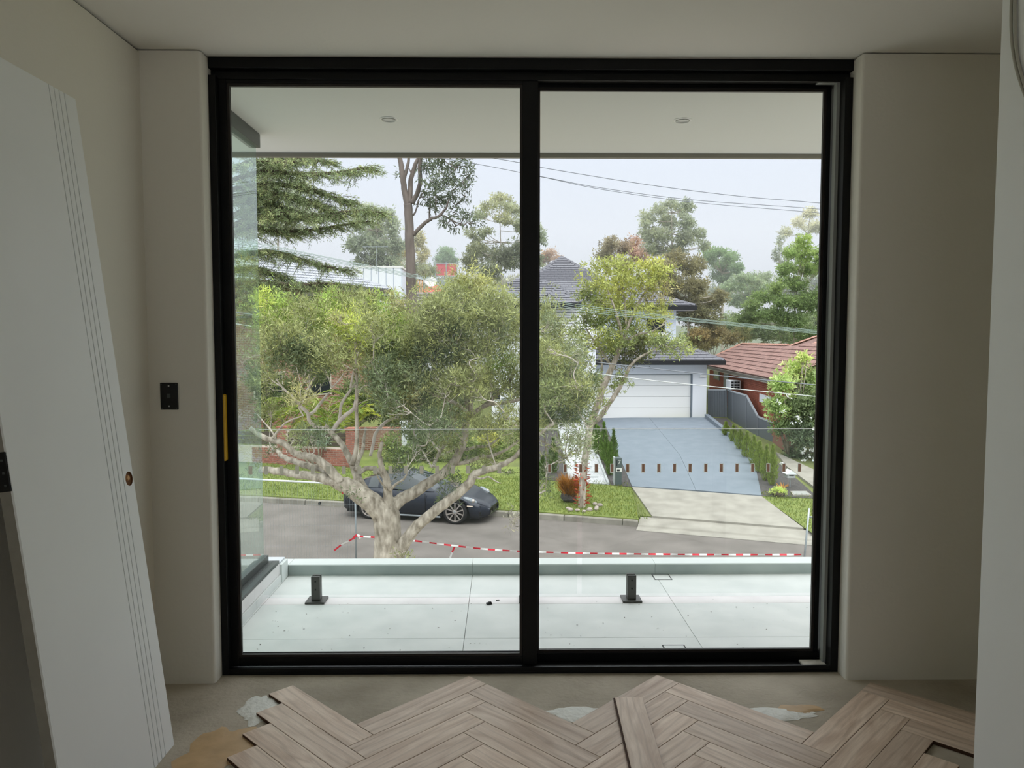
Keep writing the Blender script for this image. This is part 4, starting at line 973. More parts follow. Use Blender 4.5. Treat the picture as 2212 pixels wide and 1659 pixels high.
# ============================================================ LEFT BRICK HOUSE, FRONT WALL, FAR HOUSES
lh = thing('brick_bungalow', 'two storey brick house with pale shiny tiled roof half hidden by the cedar', 'house', tuple(at(700, 800, 38)))
ec = at(846, 626, 40.0); ze = ec.z; el = atz(560, 655, ze)
el = at(545, 606, 33.5); el.z = ze; du = (el - ec).normalized(); dp = Vector((0, 0, 1)).cross(du); dp = dp if dp.y > 0 else -dp
el = ec + du * 13.5
rl, rr2 = el + dp * 4.2 + Vector((0, 0, 2.1)), ec + dp * 4.2 + Vector((0, 0, 2.1)) + du * 5.2
polyface('roof_deck', [el, ec, rr2, rl], 'tile_silver', lh); polyface('roof_deck', [ec, ec + dp * 8.4, rr2], 'tile_silver', lh); polyface('roof_deck', [el + dp * 8.4, ec + dp * 8.4, rr2, rl], 'tile_silver', lh)
lv = (dp * 4.2 + Vector((0, 0, 2.1))).normalized(); tls = tile_mesh(.33, .34, .045, 'tile_silver', True); ll = (rl - el).length
tiles_on([(ec, du, lv, [(0, 0), (13.5, 0), (13.5, ll), (5.2, ll)])], .33, .34, .045, tls, lh, 'tile_silver', 300, lambda M: (M.translation - ec).length)
ridge_caps(lh, ec, rr2, 'tile_silver', 17)
mb = MB(); bar(mb, ec + Vector((0, 0, -.1)), el + Vector((0, 0, -.1)), .16, .16); mb.build('gutter', 'gutter_brown', lh); mb = MB(); bar(mb, ec + dp * .3 + Vector((0, 0, -.2)), el + dp * .3 + Vector((0, 0, -.2)), .6, .05); mb.build('eave_lining', 'gutter_cream', lh)
mb = MB(); bar(mb, ec + Vector((0, 0, -.1)), ec + dp * 8.4 + Vector((0, 0, -.1)), .16, .16); mb.build('gutter', 'gutter_brown', lh)
wa, wb2 = ec + dp * .55 + du * .5, el + dp * .55; wa.z = wb2.z = -2.8
M = Matrix((du, dp, Vector((0, 0, 1)))).transposed().to_4x4(); M.translation = wa
brm = bpy.data.materials.new('brick_courses'); brm.use_nodes = True; MATS['brick_courses'] = brm
_n, _l = brm.node_tree.nodes, brm.node_tree.links; _b = _n.new('ShaderNodeTexBrick'); _t = _n.new('ShaderNodeTexCoord'); _m = _n.new('ShaderNodeMapping'); _m.inputs['Rotation'].default_value = (R(90), 0, 0)
_b.inputs['Color1'].default_value = (*lin((150, 104, 86)), 1); _b.inputs['Color2'].default_value = (*lin((132, 88, 72)), 1); _b.inputs['Mortar'].default_value = (*lin((168, 152, 138)), 1)
_b.inputs['Scale'].default_value = 1; _b.inputs['Brick Width'].default_value = .23; _b.inputs['Row Height'].default_value = .076; _b.inputs['Mortar Size'].default_value = .012
_l.new(_t.outputs['Object'], _m.inputs[0]); _l.new(_m.outputs[0], _b.inputs['Vector']); _l.new(_b.outputs[0], _n['Principled BSDF'].inputs['Base Color']); _n['Principled BSDF'].inputs['Roughness'].default_value = .9
o = MB().box((0, 0, 0), (13, 7, ze + 2.8 - .2)).build('brick_wall', 'brick_courses', lh); o.matrix_basis = M
for u0, u1, z0, z1 in ((3.0, 4.6, ze - 1.5, ze - .5), (5.6, 7.4, ze - 1.6, ze - .5), (3.2, 4.4, -1.2, -.2), (6.0, 7.4, -1.2, -.2)):
    f_ = MB().box((u0 - .07, -.05, z0 + 2.8 - .07), (u1 + .07, .02, z1 + 2.8 + .07)).box((u0 - .2, -.07, z1 + 2.8 + .07), (u1 + .2, .02, z1 + 2.8 + .16)).build('window_frame', 'gutter_cream', lh); f_.matrix_basis = M
    g_ = MB().box((u0, -.06, z0 + 2.8), ((u0 + u1) / 2 - .02, -.05, z1 + 2.8)).box(((u0 + u1) / 2 + .02, -.06, z0 + 2.8), (u1, -.05, z1 + 2.8)).build('panes', 'window_dark', f_, kind='stuff'); pass

# low brick garden wall with piers on the left
gw_ = thing('brick_fence', 'low pinkish brick garden wall with piers and dark timber infill behind the paperbark', 'wall', (*g2(650, 1006), -3.0))
ga, gb = Vector(gnd(545, 1000)), Vector(gnd(760, 1010)); z0 = min(ga.z, gb.z) - .05
dg = (gb - ga); dg.z = 0; Lg = dg.length; dg.normalize(); sg_ = Vector((-dg.y, dg.x, 0)); sg_ = sg_ if sg_.y > 0 else -sg_
def wz(y): return at(650, y, (ga.y + gb.y) / 2).z
zl, zp = wz(966), wz(926)
mb = MB(); M = Matrix((dg, sg_, Vector((0, 0, 1)))).transposed().to_4x4(); M.translation = Vector((ga.x, ga.y, 0))
mb.box((-3, .01, z0 - .2), (Lg, .2, zl), M); 
Ms = bricks(gw_, (ga.x, ga.y), (gb.x, gb.y), z0, zl, None, .05)
for xq in (612, 760):
    pq = at(xq, 1000, ga.y + (gb.y - ga.y) * ((xq - 545) / 215.)); f = (pq - ga).dot(dg)
    mb.box((f - .17, -.06, z0 - .2), (f + .17, .28, zp - .07), M)
    A = ga + dg * (f - .19) - sg_ * .075; B = ga + dg * (f + .19) - sg_ * .075
    Ms += bricks(gw_, (A.x, A.y), (B.x, B.y), z0, zp, None, .05)
    MB().box((f - .22, -.1, zp), (f + .22, .32, zp + .06), M).build('pier_cap', 'brick_pink', gw_)
mb.build('wall_core', 'mortar', gw_)
bp_ = brick_me('brick_pink', dp=.03, j=.017)
for M2 in Ms[:300]: inst('brick', bp_, M2, gw_)
for (fa, fb) in ((-2.5, (at(612, 1000, ga.y) - ga).dot(dg) - .2), ((at(612, 1000, ga.y) - ga).dot(dg) + .2, Lg - .25)):
    for i in range(3): MB().box((fa, .06, zl + .06 + .16 * i), (fb, .09, zl + .19 + .16 * i), M).build('timber_slat', 'bark_dark', gw_)
pc = at(832, 930, 29.5); cw = MB().box((pc.x - 1.1, pc.y, pc.z - 1.2), (pc.x + .6, pc.y + .4, pc.z + .1)).build('brick_pier', 'brick_courses'); tag(cw, 'short brick entry pier glimpsed behind the paperbark stems', 'pier')
pc = at(884, 935, 29.0); wp = MB().box((pc.x - .3, pc.y, pc.z - 1.3), (pc.x + .3, pc.y + .4, pc.z + .35)).box((pc.x - .36, pc.y - .05, pc.z + .35), (pc.x + .36, pc.y + .45, pc.z + .43)).build('white_pier', 'render_white', bevel=.01); tag(wp, 'white rendered gate pier behind the paperbark branches', 'pier')

dk = thing('grey_roofed_house', 'low house with dark grey brown tiled roof behind the tall gum trunk', 'house', tuple(at(900, 690, 52)))
a, b, c, d = at(838, 681, 52), at(1010, 690, 52), at(965, 630, 57), at(885, 632, 57)
polyface('roof', [a, b, c, d], 'roof_brown', dk); MB().box((a.x + .5, 52.6, -2), (b.x - .5, 60, a.z - .05)).build('wall', 'render_white', dk); mb = MB(); bar(mb, a, b, .2, .2); mb.build('gutter', 'white_metal', dk)
for i in range(7):
    f = (i + .5) / 7.5; mb = MB(); bar(mb, a.lerp(d, f) + Vector((0, -.06, .05)), b.lerp(c, f) + Vector((0, -.06, .05)), .12, .06); mb.build('tile_course', 'roof_brown', dk)
cl = thing('clad_house', 'pale blue white clad box with vertical panels left of the tall gum trunk', 'building', tuple(at(832, 640, 60)))
a, b = at(770, 640, 60), at(866, 578, 60); w_ = (b.x - a.x) / 6
for i in range(6): MB().box((a.x + w_ * i + .03, 60, a.z - 1), (a.x + w_ * (i + 1) - .03, 60.1, b.z)).build('cladding_panel', 'white_metal', cl)
MB().box((a.x, 60.1, -1.5), (b.x, 66, b.z - .05)).build('wall', 'render_blue', cl); MB().box((a.x - .1, 59.95, b.z - .02), (b.x + .1, 66, b.z + .12)).build('parapet', 'trim_white', cl)
a, b = at(778, 585, 70), at(830, 585, 70); c = at(800, 572, 73)
r_ = thing('red_roofed_house', 'orange red roof peeking above the pale clad box', 'house', tuple(at(800, 600, 72))); polyface('roof', [a, b, c], 'roof_red', r_); MB().box((a.x, 70.5, -1.5), (b.x, 75, a.z)).build('wall', 'render_white', r_)
r_ = thing('scaffolded_house', 'house being built with red hipped roof and pale timber frame right of the gum trunk', 'house', tuple(at(935, 640, 62)))
a, b, c, d = at(908, 634, 62), at(968, 634, 62), at(945, 616, 66), at(925, 616, 66); polyface('roof', [a, b, c, d], 'roof_red', r_); MB().box((a.x + .3, 62.5, -1.5), (b.x - .3, 67, a.z)).build('wall', 'brick_courses', r_)
p0, p1 = at(899, 634, 61), at(912, 603, 61)
for i in range(3): MB().box((p0.x + .22 * i, 61, p0.z), (p0.x + .22 * i + .1, 61.1, p1.z)).build('timber_stud', 'timber_pale', r_)
MB().box((p0.x, 61, p1.z - .12), (p1.x + .1, 61.1, p1.z)).box((p0.x, 61, p0.z + .5), (p1.x, 61.1, p0.z + .6)).build('timber_rail', 'timber_pale', r_)
pd = at(931, 612, 64); MB().lathe([(0, 0), (.3, .06), (.52, .2), (.5, .24), (.28, .1), (0, .04)], 18, Matrix.Translation(pd) @ Matrix.Rotation(R(60), 4, 'X')).build('dish', 'trim_white', r_, smooth=True); MB().tube([pd, pd + Vector((0, .3, -.9))], .05, 6).build('dish_pole', 'galv', r_)
r_ = thing('red_screen', 'red netted scaffold screen standing on a far roof', 'scaffold', tuple(at(963, 590, 75)))
a, b = at(941, 596, 75), at(987, 569, 75); w_ = (b.x - a.x) / 2
for i in range(2): MB().box((a.x + w_ * i + .05, 75, a.z), (a.x + w_ * (i + 1) - .05, 75.05, b.z)).build('netting', 'scaffold_red', r_)
mb = MB();
for x in (a.x, a.x + w_, b.x): mb.tube([(x, 74.95, a.z - 3), (x, 74.95, b.z + .15)], .05, 6)
for z in (a.z, b.z): mb.tube([(a.x, 74.95, z), (b.x, 74.95, z)], .04, 6)
mb.build('pole', 'galv', r_, kind='stuff'); a = at(925, 612, 72); b = at(985, 600, 72); MB().box((a.x, 75.2, -1.5), (b.x + 3, 79, b.z + .2)).build('building_wall', 'stone_grey', r_)
an = thing('roof_antenna', 'thin television antenna on a mast left of the tall gum', 'antenna', tuple(at(814, 590, 58)))
p = at(814, 592, 58); q = at(814, 532, 58); MB().tube([p, q], .025, 5).build('mast', 'galv', an); mb = MB().tube([at(783, 533, 58), at(838, 533, 58)], .02, 4)
for x in (786, 795, 805, 817, 827, 835): z = at(x, 533, 58); mb.tube([z + Vector((0, -.35, 0)), z + Vector((0, .35, 0))], .012, 4)
mb.build('aerial', 'galv', an)

# ============================================================ TREES
GREY = (1.0, 1.0, 1.0)
def tube_px(pts, rad, Y, name, m, par, jit=0., k=4, n=7):
    """pts: (px, py[, depth offset]); radii in pixels"""
    P = []; off = 0
    for i, q in enumerate(pts):
        o_ = q[2] if len(q) > 2 else off
        P.append(at(q[0], q[1], Y + o_))
    rr = np.interp(np.linspace(0, 1, len(P)), np.linspace(0, 1, len(rad)), rad) * Y / FPX
    pp, ro = smooth_poly(P, list(rr), k)
    if jit: pp = [p + Vector((random.gauss(0, jit), random.gauss(0, jit), random.gauss(0, jit))) for p in pp]
    o_ = MB().tube(pp, ro, n).build(name, m, par, smooth=True); return pp, ro
def twigs(name, clusters, skel, per, r0, m, par, cap=3):
    S = np.array([tuple(p) for p in skel]); mb = MB()
    for c, r, *_ in clusters:
        c = np.array(c); r = np.array(r)
        for _i in range(per):
            d = RNG.normal(size=3); d /= np.linalg.norm(d); tip = c + d * r * RNG.uniform(.3, 1.0)
            dist = np.linalg.norm((S - tip) * [1, 1, 1.0], axis=1) + 1.5 * np.maximum(0, S[:, 2] - tip[2] + .3 * np.linalg.norm(S - tip, axis=1)); j = int(np.argmin(dist + RNG.uniform(0, .5, len(S))))
            a = S[j]; L_ = np.linalg.norm(tip - a)
            if L_ < .05 or L_ > 3.2: continue
            m1 = a * .62 + tip * .38 + RNG.normal(0, .07 * L_, 3) + [0, 0, -.05 * L_]; m2 = a * .25 + tip * .75 + RNG.normal(0, .06 * L_, 3)
            mb.tube([a, m1, m2, tip], [r0 * (.6 + .3 * L_), r0 * .75, r0 * .5, r0 * .22], 4, cap=False)
    if mb.v: mb.build(name, m, par, smooth=True, kind='stuff')
def second_order(clusters, skel, r0, m, par, name='branchlets'):
    mb = MB(); S = [np.array(tuple(p)) for p in skel]; add = []
    for c, r, *_ in sorted(clusters, key=lambda q: q[0][2]):
        c = np.array(c); A = np.array(S); d_ = A - c; L_ = np.linalg.norm(d_, axis=1); cost = L_ + 1.6 * np.maximum(0, A[:, 2] - c[2] + .35 * L_)
        a = A[int(np.argmin(cost))]; L = np.linalg.norm(c - a)
        if L < .08: continue
        side = RNG.normal(0, .10 * L, 3); pts = [Vector(a), Vector(a * .66 + c * .34 + side + [0, 0, .02 * L]), Vector(a * .3 + c * .7 - side * .6 + [0, 0, .04 * L]), Vector(c + [0, 0, r[2] * .35])]
        pp, ro = smooth_poly(pts, [r0 * (.7 + .5 * min(L, 1.2)), r0 * .8, r0 * .55, r0 * .3], 4); mb.tube(pp, ro, 5, cap=False); add += pp[3:]
        S += [np.array(tuple(p)) for p in pp[3:]]
    if mb.v: mb.build(name, m, par, smooth=True, kind='stuff')
    return list(skel) + add
def cl_px(rows, Y, depth=1.0, spread=.6):
    out = []
    for row in rows:
        x, y, rx, ry, col = row[:5]; w = row[5] if len(row) > 5 else 1.
        dy = row[6] if len(row) > 6 else random.uniform(-spread, spread); s_ = (Y + dy) / FPX
        out.append((tuple(at(x, y, Y + dy)), (rx * s_, max(rx, ry) * s_ * depth, ry * s_), col, w))
    return out

# --- the paperbark on our verge
YT = 13.0
pb = thing('paperbark_tree', 'many stemmed pale barked street tree with narrow leaves in front of the dark car', 'tree', (*at(838, 1300, YT).xy, -3.6))
sk = []
def limb(pts, rad, nm='branch', m='bark_gum', jit=.0, n=8, k=5, dy=None):
    q = [(p[0], p[1], (dy[0] + (dy[1] - dy[0]) * i / (len(pts) - 1)) if dy else 0) for i, p in enumerate(pts)]
    pp, ro = tube_px(q, [r * .88 for r in rad], YT, nm, m, pb, jit, k, n); sk.extend(pp); return pp
limb([(842, 1385), (836, 1290), (836, 1205), (838, 1150), (834, 1112), (832, 1085)], [44, 38, 35, 33, 34, 26], 'trunk', n=14, jit=.006)
limb([(835, 1125), (820, 1100), (795, 1080), (762, 1056), (735, 1044), (715, 1034)], [30, 28, 25, 22, 18, 14], jit=.006, n=12, dy=(0, -.3))
limb([(728, 1043), (700, 1034), (672, 1028), (640, 1025), (600, 1018), (560, 1014)], [13, 12, 11, 9.5, 9, 8], jit=.006, dy=(-.3, -.1))
limb([(735, 1040), (712, 1014), (685, 992), (660, 985), (637, 979), (613, 958), (585, 950), (558, 938), (540, 925)], [12, 12, 10, 9, 8, 7.5, 7, 6, 5], jit=.005, dy=(-.3, -.7))
limb([(722, 1030), (690, 1012), (650, 1003), (625, 992), (608, 984), (600, 972)], [9, 9, 8, 7, 6, 5], jit=.006, dy=(-.2, .4))
limb([(585, 950), (600, 932), (615, 915), (632, 906), (655, 898)], [3, 2.6, 2.2, 1.8, 1.2], dy=(-.6, -.9)); limb([(600, 955), (586, 930), (570, 912), (556, 895)], [2.5, 2.2, 1.8, 1.4], dy=(-.6, -.3))
limb([(800, 1078), (782, 1052), (771, 1028), (762, 1005), (750, 980), (735, 955), (716, 935), (702, 920)], [15, 13, 11, 9.5, 8.5, 7.5, 6.5, 5.5], jit=.004, dy=(0, .5))
limb([(720, 938), (700, 926), (682, 922), (668, 908), (665, 893), (651, 879), (637, 862), (611, 838), (596, 818)], [5, 5, 5, 4.8, 4.5, 4, 3.4, 2.2, 1.2], m='bark_white', dy=(.5, .2))
limb([(666, 896), (678, 889), (693, 870), (703, 857), (712, 848)], [4.2, 4, 3.6, 3, 2], m='bark_white', dy=(.4, .8))
limb([(655, 872), (662, 845), (670, 832), (667, 805), (667, 780)], [3.6, 3, 2.6, 2.2, 1.6], m='bark_white', dy=(.3, .2)); limb([(669, 832), (678, 818), (683, 806)], [2.5, 2, 1.3], m='bark_white')
limb([(716, 934), (728, 916), (745, 898), (763, 884), (768, 868), (772, 845)], [6, 5.6, 5.2, 4.6, 4, 3], m='bark_white', dy=(.5, .3))
limb([(732, 912), (735, 895), (738, 872), (754, 847), (768, 828), (777, 815)], [4.6, 4.2, 3.8, 3.4, 2.6, 1.8], m='bark_white', dy=(.5, .8)); limb([(757, 838), (762, 810), (768, 785), (774, 760)], [3, 2.6, 2, 1.4], m='bark_white')
limb([(717, 838), (708, 812), (695, 788)], [2.2, 1.8, 1.2], m='bark_white'); limb([(716, 838), (732, 822), (742, 806)], [2.2, 1.8, 1.2], m='bark_white')
limb([(760, 1004), (768, 978), (771, 940), (770, 890), (770, 839), (769, 790), (768, 745), (772, 715)], [7, 6, 5, 4.6, 4.2, 3.8, 3, 2], dy=(0, -.5))
limb([(768, 1015), (775, 992), (784, 970), (786, 948), (790, 925)], [6, 5.5, 5, 4, 3], dy=(0, .8))
limb([(776, 1022), (790, 1012), (806, 1012), (818, 1018), (832, 1034), (838, 1050)], [6, 6, 6, 6, 6, 7], dy=(.1, .3))
limb([(800, 985), (806, 960), (812, 935), (833, 912), (856, 902), (880, 896)], [4, 4.4, 4.4, 4.2, 3.8, 3], m='bark_white', dy=(.6, 1.0))
limb([(838, 1120), (838, 1090), (838, 1062), (834, 1034), (824, 1008), (820, 980), (826, 955)], [16, 13, 11, 9, 7, 5, 4], jit=.004, dy=(0, -.5))
limb([(842, 1060), (856, 1045), (872, 1035), (880, 1020)], [4, 3, 2.4, 1.5], dy=(-.3, -.8)); limb([(836, 1058), (822, 1040), (812, 1022)], [3, 2.4, 1.4], dy=(-.3, -.9))
limb([(838, 1118), (852, 1092), (870, 1076), (900, 1061), (920, 1047), (945, 1031), (968, 1012), (985, 990), (998, 965), (1004, 945), (1006, 920), (1010, 905)], [18, 16, 15, 14, 13, 12, 11, 10.5, 10, 9, 8.5, 8], jit=.005, n=10, dy=(0, .4))
limb([(1008, 912), (1014, 890), (1008, 872), (1002, 850), (996, 826), (990, 800)], [7, 6, 5, 4, 3, 2], dy=(.4, .8)); limb([(1010, 906), (1016, 882), (1017, 845), (1022, 812), (1024, 790), (1020, 752), (1016, 715), (1018, 680)], [7, 6, 5, 4.6, 4, 3.2, 2.4, 1.4], dy=(.4, .2))
limb([(1010, 890), (986, 872), (950, 857), (918, 842), (892, 822), (874, 803), (864, 784), (858, 762)], [4.4, 4.2, 4, 3.8, 3.2, 2.6, 2, 1.2], m='bark_white', dy=(.3, -.4))
limb([(1012, 898), (1040, 880), (1064, 862), (1088, 838), (1104, 818), (1112, 790)], [5.5, 5.2, 4.8, 4.2, 3.4, 2], dy=(.3, .8)); limb([(1014, 900), (1050, 876), (1091, 870), (1125, 862), (1160, 845), (1190, 820)], [5, 4.6, 4.2, 3.8, 3, 2], dy=(.3, 0.1))
limb([(845, 1225), (866, 1184), (897, 1141), (920, 1120), (945, 1099), (984, 1070), (1012, 1045), (1026, 1025), (1052, 1015), (1080, 1006), (1109, 990), (1130, 966), (1160, 940), (1195, 915)], [20, 17, 14, 13.5, 13, 12, 11.5, 9, 8, 7, 5.5, 5, 4, 3], jit=.005, n=10, dy=(-.1, -.7))
limb([(985, 1002), (1010, 998), (1034, 989), (1061, 985), (1090, 973), (1121, 953), (1165, 935)], [5, 4.8, 4.6, 4.2, 3.6, 3, 2], dy=(.3, 0)); limb([(998, 972), (1014, 969), (1032, 965), (1056, 962), (1085, 940)], [4.5, 4.2, 4, 3.4, 2], dy=(.3, .8))
limb([(1052, 942), (1061, 975), (1074, 1014)], [2.2, 2, 1.4], m='bark_white'); limb([(936, 1008), (945, 985), (958, 966), (972, 948), (975, 915), (972, 880)], [5, 4.4, 4, 3.4, 2.6, 1.8], m='bark_white', dy=(.2, .9))
limb([(1000, 950), (984, 935), (975, 925), (950, 910), (925, 900), (905, 890)], [3, 2.6, 2.4, 2, 1.6, 1], m='bark_white', dy=(.3, -.4)); limb([(950, 975), (930, 950), (918, 930), (900, 915), (893, 900)], [2.6, 2.2, 2, 1.6, 1], m='bark_white')
limb([(1024, 1030), (1040, 1034), (1055, 1030), (1072, 1040), (1082, 1044)], [3, 2.4, 2, 1.4, .8], dy=(-.5, -.9)); limb([(890, 925), (905, 962), (915, 978), (933, 1010)], [1.6, 2, 2, 2.4], m='bark_white')
limb([(1165, 880), (1195, 860), (1220, 835), (1240, 815)], [2.6, 2.2, 1.8, 1], m='bark_white', dy=(0, -.3)); limb([(1150, 945), (1185, 960), (1215, 985), (1232, 1000)], [2.4, 2, 1.6, 1]); limb([(1175, 930), (1180, 975), (1181, 1020), (1178, 1060)], [1.8, 1.4, 1.1, .7])
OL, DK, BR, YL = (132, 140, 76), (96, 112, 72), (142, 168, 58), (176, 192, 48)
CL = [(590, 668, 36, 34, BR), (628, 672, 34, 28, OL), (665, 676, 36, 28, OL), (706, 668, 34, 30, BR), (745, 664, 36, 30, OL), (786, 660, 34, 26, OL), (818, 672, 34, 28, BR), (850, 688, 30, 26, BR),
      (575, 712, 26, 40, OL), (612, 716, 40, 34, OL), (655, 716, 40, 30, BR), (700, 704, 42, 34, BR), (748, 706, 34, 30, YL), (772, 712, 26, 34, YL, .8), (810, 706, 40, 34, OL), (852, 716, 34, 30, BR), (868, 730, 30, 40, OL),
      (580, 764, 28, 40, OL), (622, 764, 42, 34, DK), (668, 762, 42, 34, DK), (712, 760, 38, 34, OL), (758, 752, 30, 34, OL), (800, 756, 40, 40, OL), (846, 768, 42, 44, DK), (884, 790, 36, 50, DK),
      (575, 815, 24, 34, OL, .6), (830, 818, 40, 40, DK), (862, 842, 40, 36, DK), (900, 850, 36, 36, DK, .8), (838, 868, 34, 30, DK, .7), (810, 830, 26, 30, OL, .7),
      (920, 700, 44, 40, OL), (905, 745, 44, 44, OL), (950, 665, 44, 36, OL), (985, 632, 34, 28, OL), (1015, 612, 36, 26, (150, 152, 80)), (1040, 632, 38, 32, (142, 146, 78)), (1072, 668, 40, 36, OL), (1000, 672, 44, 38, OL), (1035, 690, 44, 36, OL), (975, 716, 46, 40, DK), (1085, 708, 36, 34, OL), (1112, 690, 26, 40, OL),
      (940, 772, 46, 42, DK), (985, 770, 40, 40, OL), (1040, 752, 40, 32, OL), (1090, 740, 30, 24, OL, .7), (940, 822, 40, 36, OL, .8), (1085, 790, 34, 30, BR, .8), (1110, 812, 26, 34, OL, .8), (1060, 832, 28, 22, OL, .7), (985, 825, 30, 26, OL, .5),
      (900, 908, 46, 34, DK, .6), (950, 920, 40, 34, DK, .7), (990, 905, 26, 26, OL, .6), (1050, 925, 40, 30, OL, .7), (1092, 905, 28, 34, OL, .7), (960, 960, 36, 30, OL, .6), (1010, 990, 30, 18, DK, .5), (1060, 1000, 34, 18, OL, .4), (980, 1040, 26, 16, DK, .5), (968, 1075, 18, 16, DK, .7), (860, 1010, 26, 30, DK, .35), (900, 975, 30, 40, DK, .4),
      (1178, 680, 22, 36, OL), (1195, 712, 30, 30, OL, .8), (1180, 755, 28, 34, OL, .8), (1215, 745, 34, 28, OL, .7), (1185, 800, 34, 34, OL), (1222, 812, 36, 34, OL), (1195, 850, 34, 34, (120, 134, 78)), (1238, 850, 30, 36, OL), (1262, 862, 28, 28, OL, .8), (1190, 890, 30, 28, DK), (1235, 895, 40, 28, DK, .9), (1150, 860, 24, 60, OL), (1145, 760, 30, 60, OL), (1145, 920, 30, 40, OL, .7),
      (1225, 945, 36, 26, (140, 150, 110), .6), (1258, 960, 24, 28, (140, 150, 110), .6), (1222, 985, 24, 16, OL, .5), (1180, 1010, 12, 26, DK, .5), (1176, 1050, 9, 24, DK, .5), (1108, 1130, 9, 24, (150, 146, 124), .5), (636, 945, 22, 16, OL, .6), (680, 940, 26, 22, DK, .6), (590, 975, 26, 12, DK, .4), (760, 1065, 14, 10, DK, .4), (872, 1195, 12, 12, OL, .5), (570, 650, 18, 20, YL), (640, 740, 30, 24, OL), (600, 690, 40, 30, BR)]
for _i in range(46):
    x_, y_ = random.uniform(575, 1110), random.uniform(655, 900)
    if 650 < x_ < 800 and y_ > 800 or (x_ > 870 and x_ < 930 and y_ < 690): continue
    CL.append((x_, y_, random.uniform(20, 30), random.uniform(16, 26), random.choice([OL, DK, OL, (150, 150, 90), (112, 124, 84)]), .75))
for _i in range(16): CL.append((random.uniform(1135, 1275), random.uniform(690, 900), random.uniform(18, 26), random.uniform(16, 24), random.choice([OL, DK, (112, 124, 84)]), .7))
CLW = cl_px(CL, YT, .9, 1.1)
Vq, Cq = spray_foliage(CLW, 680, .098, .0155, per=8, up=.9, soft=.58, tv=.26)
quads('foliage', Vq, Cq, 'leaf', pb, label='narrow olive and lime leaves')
sk = second_order(CLW, sk, .013, 'bark_white', pb); twigs('twigs', CLW, sk, 17, .0068, 'bark_white', pb)

# --- slender tree by the pebble path
YS = gnd(1257, 1096).y
st = thing('slender_tree', 'slender two stemmed tree with yellow green crown before the white garage', 'tree', tuple(gnd(1257, 1096)))
sk = []
def limb2(pts, rad, nm='branch', m='bark_gum', dy=(0, 0), n=7):
    q = [(p[0], p[1], dy[0] + (dy[1] - dy[0]) * i / (len(pts) - 1)) for i, p in enumerate(pts)]; pp, ro = tube_px(q, rad, YS, nm, m, st, .004, 4, n); sk.extend(pp)
limb2([(1257, 1100), (1258, 1060), (1262, 1010), (1270, 950), (1276, 915), (1288, 880), (1298, 850), (1312, 815), (1326, 785), (1338, 755), (1345, 735)], [9, 8.5, 8, 8, 8, 8, 7.5, 7, 6, 5, 4], 'trunk', n=10)
limb2([(1276, 918), (1298, 898), (1318, 868), (1334, 845), (1350, 815), (1362, 790), (1385, 770), (1420, 752)], [6, 5.5, 5.2, 5, 4.2, 3.4, 2.6, 1.6], dy=(0, -.5)); limb2([(1300, 845), (1298, 815), (1300, 785), (1296, 755)], [3.6, 3, 2.4, 1.4], dy=(0, .5)); limb2([(1322, 795), (1300, 760), (1278, 730), (1262, 700)], [3.4, 2.8, 2, 1.2], dy=(0, .4))
limb2([(1345, 738), (1338, 700), (1325, 660), (1310, 620)], [3.6, 3, 2.4, 1.4], dy=(0, -.6)); limb2([(1345, 738), (1362, 690), (1385, 645), (1410, 610), (1440, 590)], [3.8, 3.2, 2.6, 2, 1.2], dy=(0, .6)); limb2([(1345, 738), (1380, 722), (1410, 715), (1435, 700)], [3.2, 2.6, 2, 1.2], dy=(0, -.3)); limb2([(1352, 700), (1350, 655), (1345, 610), (1360, 580)], [2.6, 2.2, 1.6, 1], dy=(0, .8)); limb2([(1280, 795), (1268, 770), (1262, 745)], [2, 1.6, 1])
G1, G2_, G3 = (150, 158, 60), (118, 132, 62), (170, 172, 60)
CS = [(1310, 578, 34, 18, G1), (1345, 574, 40, 18, G1), (1400, 576, 34, 18, G3), (1428, 590, 26, 20, G1), (1375, 600, 50, 22, G1), (1290, 612, 34, 24, G1), (1330, 622, 44, 26, G3), (1275, 642, 28, 22, G2_), (1300, 655, 44, 22, G1), (1345, 660, 40, 20, G1), (1400, 612, 30, 22, G3, .8), (1440, 618, 30, 24, (150, 142, 84), .4), (1410, 645, 26, 20, (150, 142, 84), .4),
      (1268, 690, 30, 24, G2_), (1305, 695, 40, 24, G2_), (1350, 700, 40, 26, G2_), (1400, 680, 34, 20, G1), (1430, 668, 22, 18, G1, .7), (1295, 735, 40, 24, G1), (1340, 735, 40, 22, G2_), (1395, 730, 40, 24, G1), (1440, 690, 16, 16, G3, .6), (1360, 772, 36, 22, (86, 92, 56)), (1320, 752, 30, 20, G2_), (1375, 755, 30, 22, (100, 106, 62)), (1430, 742, 36, 22, (132, 146, 80)), (1466, 750, 26, 20, (140, 152, 80)), (1485, 752, 12, 16, G1, .7),
      (1242, 722, 22, 18, G2_, .7), (1258, 755, 22, 24, G2_, .7), (1240, 780, 20, 18, G2_, .6), (1265, 790, 16, 16, G2_, .6), (1345, 818, 22, 16, G2_, .6), (1325, 838, 18, 14, G2_, .6), (1290, 825, 22, 18, G2_, .6), (1302, 875, 8, 16, G2_, .5), (1262, 900, 18, 20, G2_, .5)]
CW = cl_px(CS, YS, .9, .8); Vq, Cq = spray_foliage(CW, 185, .115, .034, per=8, up=.6, soft=.55, tv=.24); quads('foliage', Vq, Cq, 'leaf', st, label='small yellow green leaves'); sk = second_order(CW, sk, .018, 'bark_gum', st); twigs('twigs', CW, sk, 8, .008, 'bark_gum', st)
